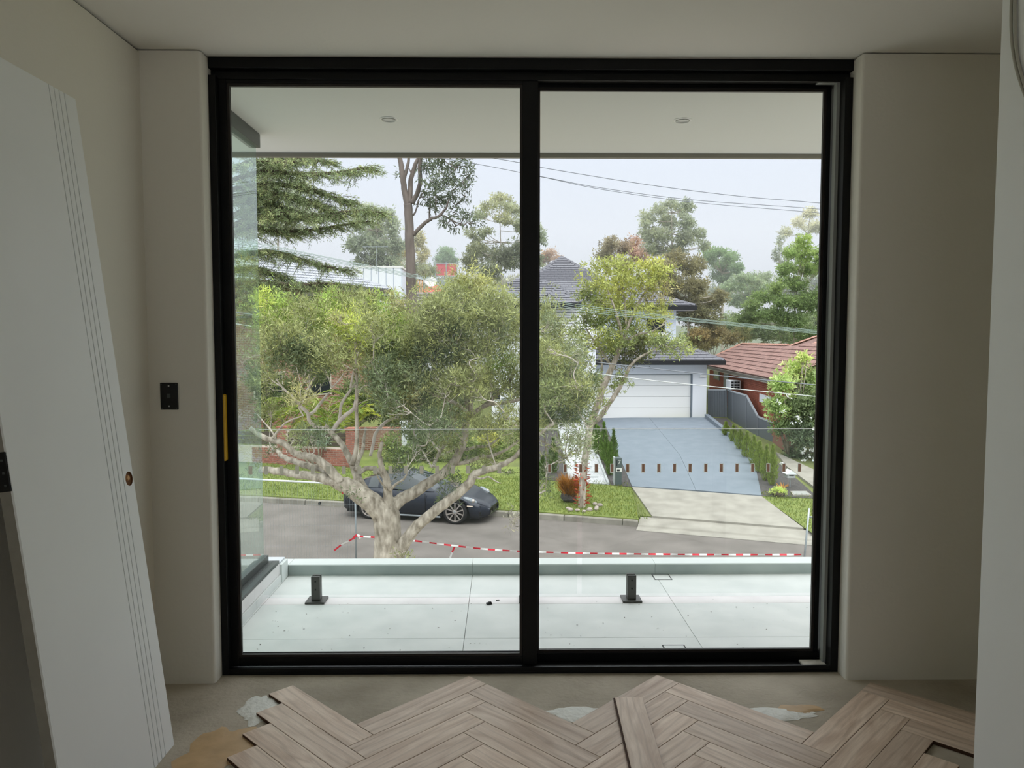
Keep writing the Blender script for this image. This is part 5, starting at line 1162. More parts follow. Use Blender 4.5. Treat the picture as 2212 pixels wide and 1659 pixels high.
# red regrowth and stones at its foot
p0 = gnd(1257, 1096); n = 120; an_ = RNG.uniform(0, 6.28, n); hh = RNG.uniform(.05, 1.25, n)
C = np.stack([p0.x + np.cos(an_) * .13, p0.y + np.sin(an_) * .13, p0.z + hh], 1); D = norm(np.stack([np.cos(an_) * .7, np.sin(an_) * .7, RNG.uniform(-.2, .8, n)], 1))
quads('red_shoots', leaf_quads(C, D, RNG.uniform(.1, .2, n), .05), np.array([lin((178, 84, 58))]) * RNG.uniform(.5, 1.4, (n, 1)), 'leaf', st, label='red young shoots around the lower trunk')
for i in range(9):
    a = -2.75 + i * .40; r = .40 + .07 * (i % 2); x, y = p0.x + math.cos(a) * r * 1.1, p0.y + math.sin(a) * r; s_ = (.062, .082, .07)[i % 3]
    o = MB().blob((x, y, tz(x, y) + s_ * .55), (s_ * 1.05, s_ * .9, s_ * .7), 8, 5, .12).build('garden_stone', 'rock_grey'); tag(o, 'grey brown stone ringing the foot of the slender tree', 'stone', 'stones round the slender tree')
# rusty shrub beside it
p0 = gnd(1230, 1084); n = 900; an_ = RNG.uniform(0, 6.28, n); rr = RNG.uniform(0, .18, n); D = norm(np.stack([np.cos(an_) * .55, np.sin(an_) * .55, RNG.uniform(.5, 1.2, n)], 1))
C = np.stack([p0.x + np.cos(an_) * rr, p0.y + np.sin(an_) * rr, p0.z + RNG.uniform(.12, .5, n)], 1)
Vq = leaf_quads(C, D, RNG.uniform(.25, .55, n), .018); col = np.array([lin((178, 124, 58))]) * RNG.uniform(.55, 1.3, (n, 1))
rs = thing('rusty_shrub', 'tufted orange brown shrub on the verge left of the slender tree', 'shrub', tuple(p0)); quads('foliage', Vq, col, 'leaf', rs); MB().blob((p0.x, p0.y, p0.z + .14), (.24, .2, .18), 12, 7, .25).build('dark_base', 'mulch', rs)

# --- the cedar on the left
YC = 27.0
ce = thing('cedar_tree', 'dark green cedar with long layered drooping boughs at the left', 'tree', (at(470, 700, YC).x, YC, tz(at(470, 700, YC).x, YC)))
sk = []; pt = at(472, 700, YC); tube_px([(474, 1010), (474, 800), (472, 600), (474, 420), (478, 250), (480, 120)], [22, 20, 17, 13, 8, 3], YC, 'trunk', 'bark_dark', ce, 0, 4, 12)
BO = [[(478, 330), (560, 330), (620, 338), (680, 345), (722, 352)], [(476, 400), (560, 372), (640, 375), (720, 374), (770, 366), (806, 363)], [(476, 415), (560, 400), (640, 402), (700, 420), (740, 432), (762, 440)], [(476, 430), (560, 415), (620, 425), (670, 436), (700, 452), (722, 462)], [(474, 480), (540, 452), (600, 462), (650, 470)], [(474, 500), (550, 470), (620, 462), (690, 468), (740, 458), (790, 455), (822, 460)],
      [(474, 520), (540, 492), (610, 500), (680, 496), (740, 486), (800, 478)], [(474, 560), (540, 548), (600, 545), (650, 560), (700, 575), (760, 585)], [(474, 590), (540, 580), (580, 590), (620, 600)], [(474, 622), (560, 610), (640, 616), (700, 612), (770, 618)],
      [(474, 650), (560, 628), (630, 640), (700, 650), (770, 640), (846, 640)], [(474, 672), (560, 652), (640, 662), (720, 668), (800, 660)], [(476, 380), (540, 350), (600, 352), (650, 348)], [(474, 450), (530, 430), (580, 440), (620, 452)], [(476, 700), (560, 680), (640, 690), (720, 684)]]
C_, D_, L_, col_ = [], [], [], []; tw = MB()
for bi, b_ in enumerate(BO):
    dz_ = random.uniform(-2.0, 1.2); P = [at(x, y, YC + dz_ * (i / len(b_))) for i, (x, y) in enumerate(b_)]; pp, ro = smooth_poly(P, [.10 - .075 * i / (len(P) - 1) for i in range(len(P))], 8)
    MB().tube(pp, ro, 6).build('bough', 'bark_dark', ce, smooth=True); L0 = len(pp)
    for i in range(4, L0):
        f = i / L0; ns = int(6 * (1 - .3 * f)) + 1
        for _ in range(ns):
            base = np.array(pp[i]) + RNG.normal(0, .06, 3); ln = RNG.uniform(.35, 1.15) * (1.15 - .7 * f); az = RNG.uniform(0, 6.28)
            dirv = np.array([math.cos(az) * .7 + .5, math.sin(az) * .8, RNG.uniform(-.32, .10)]); dirv /= np.linalg.norm(dirv); tipp = base + dirv * ln + np.array([0, 0, -.22 * ln])
            midp = base * .5 + tipp * .5 + np.array([0, 0, .07 * ln]); tw.tube([base, midp, tipp], [.012, .009, .004], 3, cap=False)
            m_ = int(62 * ln); ts_ = RNG.random(m_)[:, None]; cpt = base * (1 - ts_) ** 2 + 2 * midp * ts_ * (1 - ts_) + tipp * ts_ ** 2
            C_.append(cpt + RNG.normal(0, .03, (m_, 3))); D_.append(norm(dirv * .6 + RNG.normal(0, .55, (m_, 3)) + np.array([0, 0, -.1]))); L_.append(np.full(m_, .115)); tone = RNG.normal(1, .16)
            yl = RNG.random() < .3; c0 = np.array(lin((176, 186, 132) if yl else (142, 158, 114))); col_.append(np.clip(c0 * tone * RNG.normal(1, .15, (m_, 1)), .005, .8))
C_, D_, L_, col_ = np.concatenate(C_), np.concatenate(D_), np.concatenate(L_), np.concatenate(col_)
quads('needles', leaf_quads(C_, D_, L_, .019), col_, 'needle', ce, label='dense needle sprays'); tw.build('twigs', 'bark_dark', ce, kind='stuff')

# --- tall gum behind
YG = 42.0
tg_ = thing('tall_gum', 'tall straight grey brown gum trunk forking above the rooftops', 'tree', (*at(892, 700, YG).xy, tz(at(892, 700, YG).x, YG)))
sk = []
def limb3(pts, rad, nm='branch', dy=(0, 0)):
    q = [(p[0], p[1], dy[0] + (dy[1] - dy[0]) * i / (len(pts) - 1)) for i, p in enumerate(pts)]; pp, ro = tube_px(q, rad, YG, nm, 'bark_brown', tg_, .01, 4, 9); sk.extend(pp)
limb3([(893, 860), (893, 700), (889, 640), (887, 580), (885, 520), (883, 470), (880, 440)], [19, 16, 12, 10.5, 10, 9.5, 9], 'trunk')
limb3([(880, 445), (874, 415), (870, 385), (866, 355), (860, 320), (855, 280)], [7, 6.5, 6, 5.5, 4.5, 3]); limb3([(884, 440), (886, 410), (888, 385), (896, 360), (906, 335), (912, 300)], [6, 5.5, 5, 4.5, 4, 3], dy=(0, .8)); limb3([(889, 440), (902, 415), (908, 390), (906, 360), (912, 330)], [5.5, 5, 4.5, 4, 3], dy=(0, -.8)); limb3([(872, 390), (880, 360), (884, 330)], [4, 3.4, 2.6])
limb3([(893, 508), (904, 495), (920, 480), (934, 472), (946, 468), (962, 452), (970, 430)], [4.6, 4.2, 3.8, 3.4, 3, 2.4, 1.6], dy=(0, -.5)); limb3([(928, 475), (928, 455), (930, 440)], [2.4, 1.8, 1.2]); limb3([(942, 469), (958, 466), (980, 478), (1003, 486)], [2, 1.7, 1.4, 1]); limb3([(893, 465), (900, 450), (905, 430), (915, 415)], [2, 1.6, 1.2, 1]); limb3([(941, 465), (941, 430), (940, 400)], [1.5, 1.2, .8])
GG = (92, 104, 78)
CG = [(925, 360, 26, 20, GG), (960, 352, 30, 18, GG), (1000, 352, 28, 16, GG, .8), (1018, 378, 16, 14, GG, .8), (935, 395, 28, 20, GG), (970, 385, 30, 20, GG), (1000, 398, 24, 16, GG, .8), (920, 425, 20, 22, GG, .8), (945, 430, 26, 20, GG, .9), (975, 420, 26, 20, GG, .8), (1005, 428, 18, 10, GG, .6), (930, 452, 18, 12, GG, .6), (985, 450, 14, 16, GG, .5), (975, 475, 20, 14, GG, .6), (1005, 465, 26, 14, GG, .7), (1020, 482, 22, 12, GG, .7), (985, 490, 18, 8, GG, .5), (862, 370, 7, 16, GG, .6), (955, 478, 10, 8, GG, .4), (930, 320, 40, 20, GG), (990, 318, 30, 18, GG)]
CW = cl_px(CG, YG, .9, 1.2); Vq, Cq = spray_foliage(CW, 22, .26, .07, per=10, up=-.1, droop=.4, shell=.3); quads('foliage', Vq, Cq, 'leaf', tg_, label='hanging grey green leaf clumps'); sk = second_order(CW, sk, .035, 'bark_brown', tg_); twigs('twigs', CW, sk, 5, .016, 'bark_brown', tg_)

# --- trees further back
def far_tree(name, label, Y, base, rows, L, dens, bark='bark_gum', droop=.2, up=.2, trunk=5, br=None):
    gx = at(base[0], 800, Y).x; gz = tz(gx, Y)
    t = thing(name, label, 'tree', (gx, Y, gz)); CW = cl_px(rows + [(q[0] + random.uniform(-.7, .7) * q[2], q[1] + random.uniform(-.5, .9) * q[3], q[2] * .7, q[3] * .7, q[4]) for q in rows], Y, .9, Y * .03)
    top = at(base[0], base[1] + 30, Y); sk_ = []; P = [Vector((gx, Y, gz)), Vector((gx, Y, gz)).lerp(top, .5) + Vector((random.uniform(-.3, .3), 0, 0)), top]; pp, ro = smooth_poly(P, [trunk * .8 * Y / FPX, trunk * .55 * Y / FPX, trunk * .2 * Y / FPX], 6); MB().tube(pp, ro, 7).build('trunk', bark, t, smooth=True); sk_ += pp[5:]
    for c, r, *_ in CW:
        j = min(range(2, len(pp)), key=lambda i: (pp[i] - Vector(c)).length + max(0, pp[i].z - c[2]) * 1.2); q = smooth_poly([pp[j], pp[j].lerp(Vector(c), .55) + Vector((0, 0, -.08 * (Vector(c) - pp[j]).length)), Vector(c)], [trunk * .26 * Y / FPX, trunk * .18 * Y / FPX, trunk * .08 * Y / FPX], 4)
        MB().tube(q[0], q[1], 5).build('branch', bark, t, smooth=True); sk_ += q[0]
    Vq, Cq = spray_foliage(CW, dens * 3.2, L * .56, L * .22, per=9, up=up, droop=droop, shell=.35); quads('foliage', Vq, np.clip(Cq * 1.15 + .012, 0, .9), 'leaf_far', t); return t  # far leaves lightened, distance haze put into their colour
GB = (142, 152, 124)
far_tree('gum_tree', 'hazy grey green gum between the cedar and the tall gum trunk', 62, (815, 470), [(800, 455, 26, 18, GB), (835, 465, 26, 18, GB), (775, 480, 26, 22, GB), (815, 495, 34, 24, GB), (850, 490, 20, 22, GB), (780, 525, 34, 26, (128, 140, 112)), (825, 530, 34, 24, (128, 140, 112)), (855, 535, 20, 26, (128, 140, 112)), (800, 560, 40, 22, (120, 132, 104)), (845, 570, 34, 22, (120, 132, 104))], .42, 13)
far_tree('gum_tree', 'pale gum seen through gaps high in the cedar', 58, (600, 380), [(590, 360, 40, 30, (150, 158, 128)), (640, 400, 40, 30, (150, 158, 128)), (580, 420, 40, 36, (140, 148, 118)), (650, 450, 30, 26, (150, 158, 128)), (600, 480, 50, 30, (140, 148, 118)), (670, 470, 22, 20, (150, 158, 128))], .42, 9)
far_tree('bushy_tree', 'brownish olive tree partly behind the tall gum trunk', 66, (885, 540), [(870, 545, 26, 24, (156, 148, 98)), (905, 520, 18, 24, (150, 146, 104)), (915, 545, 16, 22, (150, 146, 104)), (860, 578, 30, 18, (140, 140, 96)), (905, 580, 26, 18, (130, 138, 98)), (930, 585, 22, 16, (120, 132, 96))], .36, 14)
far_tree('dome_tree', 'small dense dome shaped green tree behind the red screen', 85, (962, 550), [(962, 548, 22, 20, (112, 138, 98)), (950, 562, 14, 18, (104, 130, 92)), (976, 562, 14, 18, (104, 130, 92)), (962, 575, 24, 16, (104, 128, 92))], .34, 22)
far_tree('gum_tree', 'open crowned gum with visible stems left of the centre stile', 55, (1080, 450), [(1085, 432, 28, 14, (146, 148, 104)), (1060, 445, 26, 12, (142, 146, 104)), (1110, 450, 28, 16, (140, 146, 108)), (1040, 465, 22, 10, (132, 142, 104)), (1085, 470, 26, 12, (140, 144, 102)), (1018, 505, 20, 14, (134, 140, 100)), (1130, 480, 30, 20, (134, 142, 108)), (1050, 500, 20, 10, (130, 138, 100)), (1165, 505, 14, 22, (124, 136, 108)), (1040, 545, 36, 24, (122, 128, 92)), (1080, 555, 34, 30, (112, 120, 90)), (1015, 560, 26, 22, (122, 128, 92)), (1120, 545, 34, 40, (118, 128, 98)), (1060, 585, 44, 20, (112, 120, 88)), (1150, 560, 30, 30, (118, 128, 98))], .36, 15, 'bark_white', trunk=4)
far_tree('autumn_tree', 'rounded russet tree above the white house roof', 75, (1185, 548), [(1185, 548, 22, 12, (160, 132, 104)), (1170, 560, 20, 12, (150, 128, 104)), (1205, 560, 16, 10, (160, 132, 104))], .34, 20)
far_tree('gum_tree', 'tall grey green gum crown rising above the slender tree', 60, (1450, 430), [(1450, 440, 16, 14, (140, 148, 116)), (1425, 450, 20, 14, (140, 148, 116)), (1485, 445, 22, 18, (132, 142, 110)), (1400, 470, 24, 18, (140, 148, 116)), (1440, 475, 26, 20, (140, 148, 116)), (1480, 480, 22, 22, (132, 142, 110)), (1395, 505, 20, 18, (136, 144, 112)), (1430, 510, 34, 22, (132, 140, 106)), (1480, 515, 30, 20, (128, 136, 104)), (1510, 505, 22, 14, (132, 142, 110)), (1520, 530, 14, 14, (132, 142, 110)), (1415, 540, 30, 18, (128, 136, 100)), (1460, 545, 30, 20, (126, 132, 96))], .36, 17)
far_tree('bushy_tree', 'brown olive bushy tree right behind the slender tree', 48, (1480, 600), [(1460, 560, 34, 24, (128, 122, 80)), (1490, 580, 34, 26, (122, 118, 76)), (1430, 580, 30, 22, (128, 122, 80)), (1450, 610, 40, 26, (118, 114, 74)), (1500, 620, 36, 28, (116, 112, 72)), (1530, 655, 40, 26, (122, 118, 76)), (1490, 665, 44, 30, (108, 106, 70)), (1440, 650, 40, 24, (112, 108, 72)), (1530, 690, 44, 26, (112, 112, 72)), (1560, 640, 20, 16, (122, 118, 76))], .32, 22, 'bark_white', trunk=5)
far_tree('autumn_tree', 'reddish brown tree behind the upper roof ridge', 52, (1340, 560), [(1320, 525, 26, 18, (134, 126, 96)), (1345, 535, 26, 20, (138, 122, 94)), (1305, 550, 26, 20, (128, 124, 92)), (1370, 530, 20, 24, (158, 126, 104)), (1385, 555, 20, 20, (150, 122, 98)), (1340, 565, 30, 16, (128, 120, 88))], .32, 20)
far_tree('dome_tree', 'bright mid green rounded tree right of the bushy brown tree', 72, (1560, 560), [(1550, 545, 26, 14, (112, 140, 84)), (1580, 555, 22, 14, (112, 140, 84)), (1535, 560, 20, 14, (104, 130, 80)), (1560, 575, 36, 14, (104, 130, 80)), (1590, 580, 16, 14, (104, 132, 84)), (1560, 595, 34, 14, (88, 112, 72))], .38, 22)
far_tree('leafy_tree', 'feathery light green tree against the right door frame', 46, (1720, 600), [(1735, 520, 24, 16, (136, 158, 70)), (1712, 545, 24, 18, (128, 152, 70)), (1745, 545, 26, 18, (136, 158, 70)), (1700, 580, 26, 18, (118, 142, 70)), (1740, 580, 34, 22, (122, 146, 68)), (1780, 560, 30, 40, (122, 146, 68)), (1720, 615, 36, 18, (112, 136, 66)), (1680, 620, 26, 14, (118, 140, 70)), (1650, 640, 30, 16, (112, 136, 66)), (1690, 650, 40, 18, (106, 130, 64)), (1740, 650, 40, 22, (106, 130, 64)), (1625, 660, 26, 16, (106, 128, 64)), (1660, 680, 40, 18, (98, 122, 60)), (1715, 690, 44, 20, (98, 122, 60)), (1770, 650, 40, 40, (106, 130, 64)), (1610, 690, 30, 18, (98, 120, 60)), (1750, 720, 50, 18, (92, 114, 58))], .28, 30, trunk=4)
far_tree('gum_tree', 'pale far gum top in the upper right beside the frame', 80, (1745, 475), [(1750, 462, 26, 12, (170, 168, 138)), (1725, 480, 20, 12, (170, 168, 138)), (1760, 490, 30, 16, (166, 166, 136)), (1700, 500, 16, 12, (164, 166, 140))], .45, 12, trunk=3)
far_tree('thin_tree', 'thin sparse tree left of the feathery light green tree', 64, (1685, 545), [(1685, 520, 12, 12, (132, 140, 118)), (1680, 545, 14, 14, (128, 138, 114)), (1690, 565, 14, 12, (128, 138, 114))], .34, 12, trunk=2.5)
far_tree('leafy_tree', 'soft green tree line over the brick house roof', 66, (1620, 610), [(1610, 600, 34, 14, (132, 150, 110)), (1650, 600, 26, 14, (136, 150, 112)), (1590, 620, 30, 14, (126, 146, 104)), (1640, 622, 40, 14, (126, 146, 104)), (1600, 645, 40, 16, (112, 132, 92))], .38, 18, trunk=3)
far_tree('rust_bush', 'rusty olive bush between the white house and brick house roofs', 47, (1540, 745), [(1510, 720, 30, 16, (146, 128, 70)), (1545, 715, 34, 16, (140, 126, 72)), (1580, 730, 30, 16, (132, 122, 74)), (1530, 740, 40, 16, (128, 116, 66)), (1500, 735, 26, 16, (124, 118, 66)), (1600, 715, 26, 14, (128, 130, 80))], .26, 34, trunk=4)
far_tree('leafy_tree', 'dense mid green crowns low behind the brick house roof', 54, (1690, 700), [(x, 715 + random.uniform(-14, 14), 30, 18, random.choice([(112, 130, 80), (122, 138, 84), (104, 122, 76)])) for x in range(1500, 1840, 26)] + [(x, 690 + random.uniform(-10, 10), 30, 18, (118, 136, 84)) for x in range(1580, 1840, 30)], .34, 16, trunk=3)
# distant wooded rise closing the view
mb = MB(); vs = []; n = 60
for i in range(n + 1):
    X = -130 + 260 * i / n
    for Y, z in ((95, -3), (110, 2.0 + .8 * math.sin(i * .7) + .5 * math.sin(i * 1.9)), (135, 4.5 + math.sin(i * .45)), (180, 3)): vs.append((X, Y, z))
fs = [(4 * i + j, 4 * i + 4 + j, 4 * i + 5 + j, 4 * i + 1 + j) for i in range(n) for j in range(3)]; struct('hills', mb.add(vs, fs), 'hill_green', smooth=True)
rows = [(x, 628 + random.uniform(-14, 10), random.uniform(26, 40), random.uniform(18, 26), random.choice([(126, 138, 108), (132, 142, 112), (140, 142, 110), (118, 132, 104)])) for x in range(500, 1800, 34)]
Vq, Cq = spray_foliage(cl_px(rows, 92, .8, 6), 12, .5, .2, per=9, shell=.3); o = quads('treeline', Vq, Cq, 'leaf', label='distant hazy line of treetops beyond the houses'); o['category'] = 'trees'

# ============================================================ PARKED CAR
def car():
    ra, fa = atz(788, 1120, ROAD), atz(983, 1132.5, ROAD)
    hd = (fa - ra); wb = 2.52; hd.z = 0; hd.normalize()
    lat = Vector((-hd.y, hd.x, 0))
    org = fa - hd * wb + lat * .86          # axle centre line, rear axle
    root = thing('car', 'dark blue black sports coupe parked at the far kerb behind the paperbark', 'car', tuple(org))
    T = Matrix((hd, lat, Vector((0, 0, 1)))).transposed().to_4x4(); T.translation = org
    prof = dict(x=[-.93, -.88, -.75, -.45, 0, .5, 1.2, 1.75, 2.1, 2.52, 2.85, 3.15, 3.32, 3.40], zt=[.60, .74, .86, .93, .96, .96, .94, .92, .885, .80, .71, .60, .50, .42], zs=[.58, .72, .83, .87, .88, .86, .84, .83, .83, .80, .70, .58, .48, .41],
                hw=[.66, .76, .84, .90, .915, .885, .865, .87, .89, .90, .86, .76, .60, .46], zl=[.36, .27, .22, .20, .19, .17, .16, .16, .17, .18, .17, .15, .18, .22])
    xs_ = sorted(set(list(np.linspace(-.93, 3.40, 66)) + [-.37, .37, wb - .37, wb + .37])); mb = MB(); vs = []; K = 15
    def at_(k, x): return float(np.interp(x, prof['x'], prof[k]))
    for x in xs_:
        zt, zs, hw, zl = at_('zt', x), at_('zs', x), at_('hw', x), at_('zl', x)
        for ax in (0, wb):
            dxx = abs(x - ax)
            if dxx < .372: zl = max(zl, .335 + math.sqrt(max(0, .372 ** 2 - dxx ** 2)))
        half = [(hw * .80, zl - .0), (hw * .97, zl + .01), (hw * 1.0, zl + (zs - zl) * .35), (hw * .985, zl + (zs - zl) * .7), (hw * .93, zl + (zs - zl) * .93), (hw * .78, zs + (zt - zs) * .45 + .005), (hw * .42, zt - .004), (0, zt)]
        row = [(x, y, z) for y, z in half] + [(x, -y, z) for y, z in half[-2::-1]]; vs += [T @ Vector(p) for p in row]
    nx = len(xs_); fs = [(i * K + j, i * K + j + 1, (i + 1) * K + j + 1, (i + 1) * K + j) for i in range(nx - 1) for j in range(K - 1)] + [tuple(range(K)), tuple((nx - 1) * K + j for j in range(K - 1, -1, -1))]
    mb.add(vs, fs); b = mb.build('body', 'car_paint', root, smooth=True)
    MB().box((-.8, -.70, .14), (3.2, .70, .5), T).build('underbody', 'car_black', root)
    # cabin
    cx = [-.62, -.35, 0, .3, .55, .85, 1.1, 1.35, 1.6, 1.86]; cz = [.955, 1.08, 1.20, 1.265, 1.28, 1.272, 1.235, 1.15, 1.03, .905]
    ty = [.50, .52, .53, .545, .55, .555, .56, .585, .62, .66]
    def sect(x):
        z = float(np.interp(x, cx, cz)); bz = at_('zs', x) + .02; t = float(np.interp(x, cx, ty)); by = .775 - .05 * max(0, x - 1.3) - .08 * max(0, .1 - x)
        zc = max(z - .035, bz + .01); return [(by, min(bz, zc - .005)), (by - (by - t) * .5 + .015, bz + (zc - bz) * .55), (t, zc), (t * .55, z - .006), (0, z)]
    xs2 = list(np.linspace(-.62, 1.86, 34)); rows = [[(x, y, z) for y, z in sect(x)] + [(x, -y, z) for y, z in sect(x)[-2::-1]] for x in xs2]
    parts = {'roof_panel': MB(), 'windscreen': MB(), 'rear_glass': MB(), 'side_window': MB()}
    for i in range(len(xs2) - 1):
        xm = (xs2[i] + xs2[i + 1]) / 2
        for j in range(8):
            q = [T @ Vector(rows[i][j]), T @ Vector(rows[i][j + 1]), T @ Vector(rows[i + 1][j + 1]), T @ Vector(rows[i + 1][j])]
            side = j in (0, 1, 6, 7)
            if side: nm = 'side_window' if (-.12 < xm < 1.62 and not .20 < xm < .27) else 'roof_panel'
            else: nm = 'windscreen' if xm > 1.05 else ('rear_glass' if xm < .0 else 'roof_panel')
            parts[nm].add(q, [(0, 1, 2, 3)])
    for nm, m in (('roof_panel', 'car_paint'), ('windscreen', 'car_glass'), ('rear_glass', 'car_glass'), ('side_window', 'car_glass')):
        o = parts[nm].build(nm, m, root, smooth=True); bm = bmesh.new(); bm.from_mesh(o.data); bmesh.ops.remove_doubles(bm, verts=bm.verts, dist=1e-4); bm.to_mesh(o.data); bm.free()
    # wheels
    Rw = .338
    for ax in (0, wb):
        for sd_ in (-1, 1):
            c = Matrix.Translation((ax, sd_ * .80, Rw)) @ Matrix.Rotation(R(90) * sd_ * -1, 4, 'X')   # local z points outwards
            c = T @ c
            ty_ = MB().lathe([(.22, -.11), (.30, -.115), (.332, -.085), (.338, 0), (.332, .085), (.30, .108), (.262, .104), (.255, .06), (.25, -.1)], 40, c).build('wheel', 'tyre', root, smooth=True)
            rm = MB().lathe([(.258, .062), (.262, .100), (.250, .103), (.243, .088), (.243, .02)], 40, c)
            for k in range(5):
                for s_ in (-.16, .16):
                    a0_, a1_ = 2 * math.pi * k / 5 + s_ * 1.15, 2 * math.pi * k / 5 + s_ * 1.9
                    p0, p1 = Vector((.045 * math.cos(a0_), .045 * math.sin(a0_), .085)), Vector((.248 * math.cos(a1_), .248 * math.sin(a1_), .082)); d = (p1 - p0).normalized(); w = Vector((-d.y, d.x, 0)) * .013
                    q = [p0 - w, p0 + w, p1 + w * 1.3, p1 - w * 1.3]; q2 = [v - Vector((0, 0, .025)) for v in q]
                    rm.add([c @ v for v in q + q2], [(0, 1, 2, 3), (7, 6, 5, 4), (0, 4, 5, 1), (1, 5, 6, 2), (2, 6, 7, 3), (3, 7, 4, 0)])
            rm.lathe([(0, .092), (.035, .092), (.062, .082), (.07, .05)], 20, c); rm.build('rim', 'alloy', ty_)
            MB().lathe([(.243, .0), (.1, .012), (0, .012)], 28, c).build('brake_disc', 'car_black', ty_); MB().lathe([(0, .096), (.026, .096), (.03, .09)], 14, c).build('hub_cap', 'galv', ty_)
    for sd_, lb in ((-1, 'near'), (1, 'far')):
        h = T @ Matrix.Translation((2.92, sd_ * .70, .635)) @ Matrix.Rotation(sd_ * R(-30), 4, 'Z') @ Matrix.Rotation(R(24), 4, 'Y')
        v = MB().blob((0, 0, 0), (.24, .10, .075), 16, 10); v.v = [tuple(h @ Vector(p)) for p in v.v]; hl = v.build('headlight', 'lamp_clear', root, smooth=True)
        v = MB().blob((.05, sd_ * .05, .02), (.06, .06, .065), 12, 8); v.v = [tuple(h @ Vector(p)) for p in v.v]; v.build('reflector', 'alloy', hl, smooth=True)
        v = MB().box((2.86, sd_ * .868, .505), (3.03, sd_ * .845, .53), T); v.build('side_marker', 'lamp_amber', root, bevel=.006)
        v = MB().blob((0, 0, 0), (.12, .09, .06), 12, 8); mM = T @ Matrix.Translation((1.36, sd_ * .93, .92)); v.v = [tuple(mM @ Vector(p)) for p in v.v]; mo = v.build('door_mirror', 'car_paint', root, smooth=True); MB().box((1.33, sd_ * .80, .875), (1.40, sd_ * .93, .90), T).build('mirror_arm', 'car_black', mo)
        MB().box((-.90, sd_ * .50, .66), (-.72, sd_ * .825, .71), T).build('tail_light', 'lamp_red', root, bevel=.01)
        MB().box((.40, sd_ * .86, .155), (2.10, sd_ * .885, .20), T).build('sill_strip', 'galv', root, bevel=.01)
        for xd in (.42, 1.66): MB().box((xd - .004, sd_ * .872, .27), (xd + .004, sd_ * .893, .80), T).build('door_gap', 'car_black', root)
        MB().box((.52, sd_ * .865, .70), (.68, sd_ * .895, .725), T).build('door_handle', 'car_paint', root, bevel=.008)
        MB().box((.02, sd_ * .875, .56), (.30, sd_ * .915, .74), T).build('side_intake', 'car_black', root, bevel=.02)
    MB().box((3.22, -.38, .25), (3.36, .38, .33), T).build('front_intake', 'car_black', root, bevel=.01); MB().box((3.05, -.74, .24), (3.22, -.5, .35), T).box((3.05, .5, .24), (3.22, .74, .35), T).build('corner_intakes', 'car_black', root, bevel=.01, kind='stuff')
    MB().box((3.385, -.19, .27), (3.405, .19, .37), T).build('number_plate', 'car_black', root)
car()

# ============================================================ SITE FENCE, BARRIER TAPE, OVERHEAD LINES
YP = 15.6
sf = thing('site_fence', 'galvanised temporary mesh fence panel left of the paperbark trunk', 'fence', (*at(640, 1200, YP).xy, -3.62))
p0, p1, p2 = at(769, 1200, YP), at(769, 1085, YP), at(768, 1048, YP); zg = -3.62
xl = at(505, 1033, YP).x; zt_ = at(640, 1040, YP).z
MB().tube([(p0.x, YP, zg), (p0.x, YP, zt_)], .019, 8).build('post', 'galv', sf, smooth=True); MB().tube([(xl, YP, zg), (xl, YP, zt_)], .019, 8).build('post', 'galv', sf, smooth=True)
MB().tube([(xl, YP, at(505, 1033, YP).z), (p0.x, YP, at(769, 1047, YP).z)], .019, 8).build('top_rail', 'white_metal', sf, smooth=True); MB().tube([(xl, YP, zg + .15), (p0.x, YP, zg + .15)], .019, 8).build('bottom_rail', 'galv', sf)
mb = MB(); nw = 44
for i in range(1, nw): x = xl + (p0.x - xl) * i / nw; mb.tube([(x, YP, zg + .15), (x, YP, zt_ + .02 - .06 * i / nw)], .0016, 3, cap=False)
for i in range(1, 9): z = zg + .15 + (zt_ - zg - .2) * i / 9; mb.tube([(xl, YP, z), (p0.x, YP, z)], .0013, 3, cap=False)
mb.build('mesh_wires', 'galv', sf, kind='stuff')
MB().box((p0.x - .28, YP - .12, zg), (p0.x + .28, YP + .12, zg + .13)).build('foot_block', 'kerb_concrete', sf, bevel=.02)
s2f = thing('site_fence_post', 'galvanised temporary fence post leaning at the far right end of the tape', 'post', (*at(1740, 1200, YP).xy, zg))
q0, q1 = at(1738, 1200, YP), at(1748, 1098, YP); dz = (q1 - q0) / (q1.z - q0.z); qb = q0 + dz * (zg - q0.z)
MB().tube([qb, q1], .021, 8).build('post', 'galv', s2f, smooth=True); a = at(1746, 1116, YP); MB().tube([a, a + Vector((1.6, 0, -.25))], .018, 8).build('rail', 'galv', s2f, smooth=True); MB().box((qb.x - .28, YP - .12, zg), (qb.x + .28, YP + .12, zg + .13)).build('foot_block', 'kerb_concrete', s2f, bevel=.02)
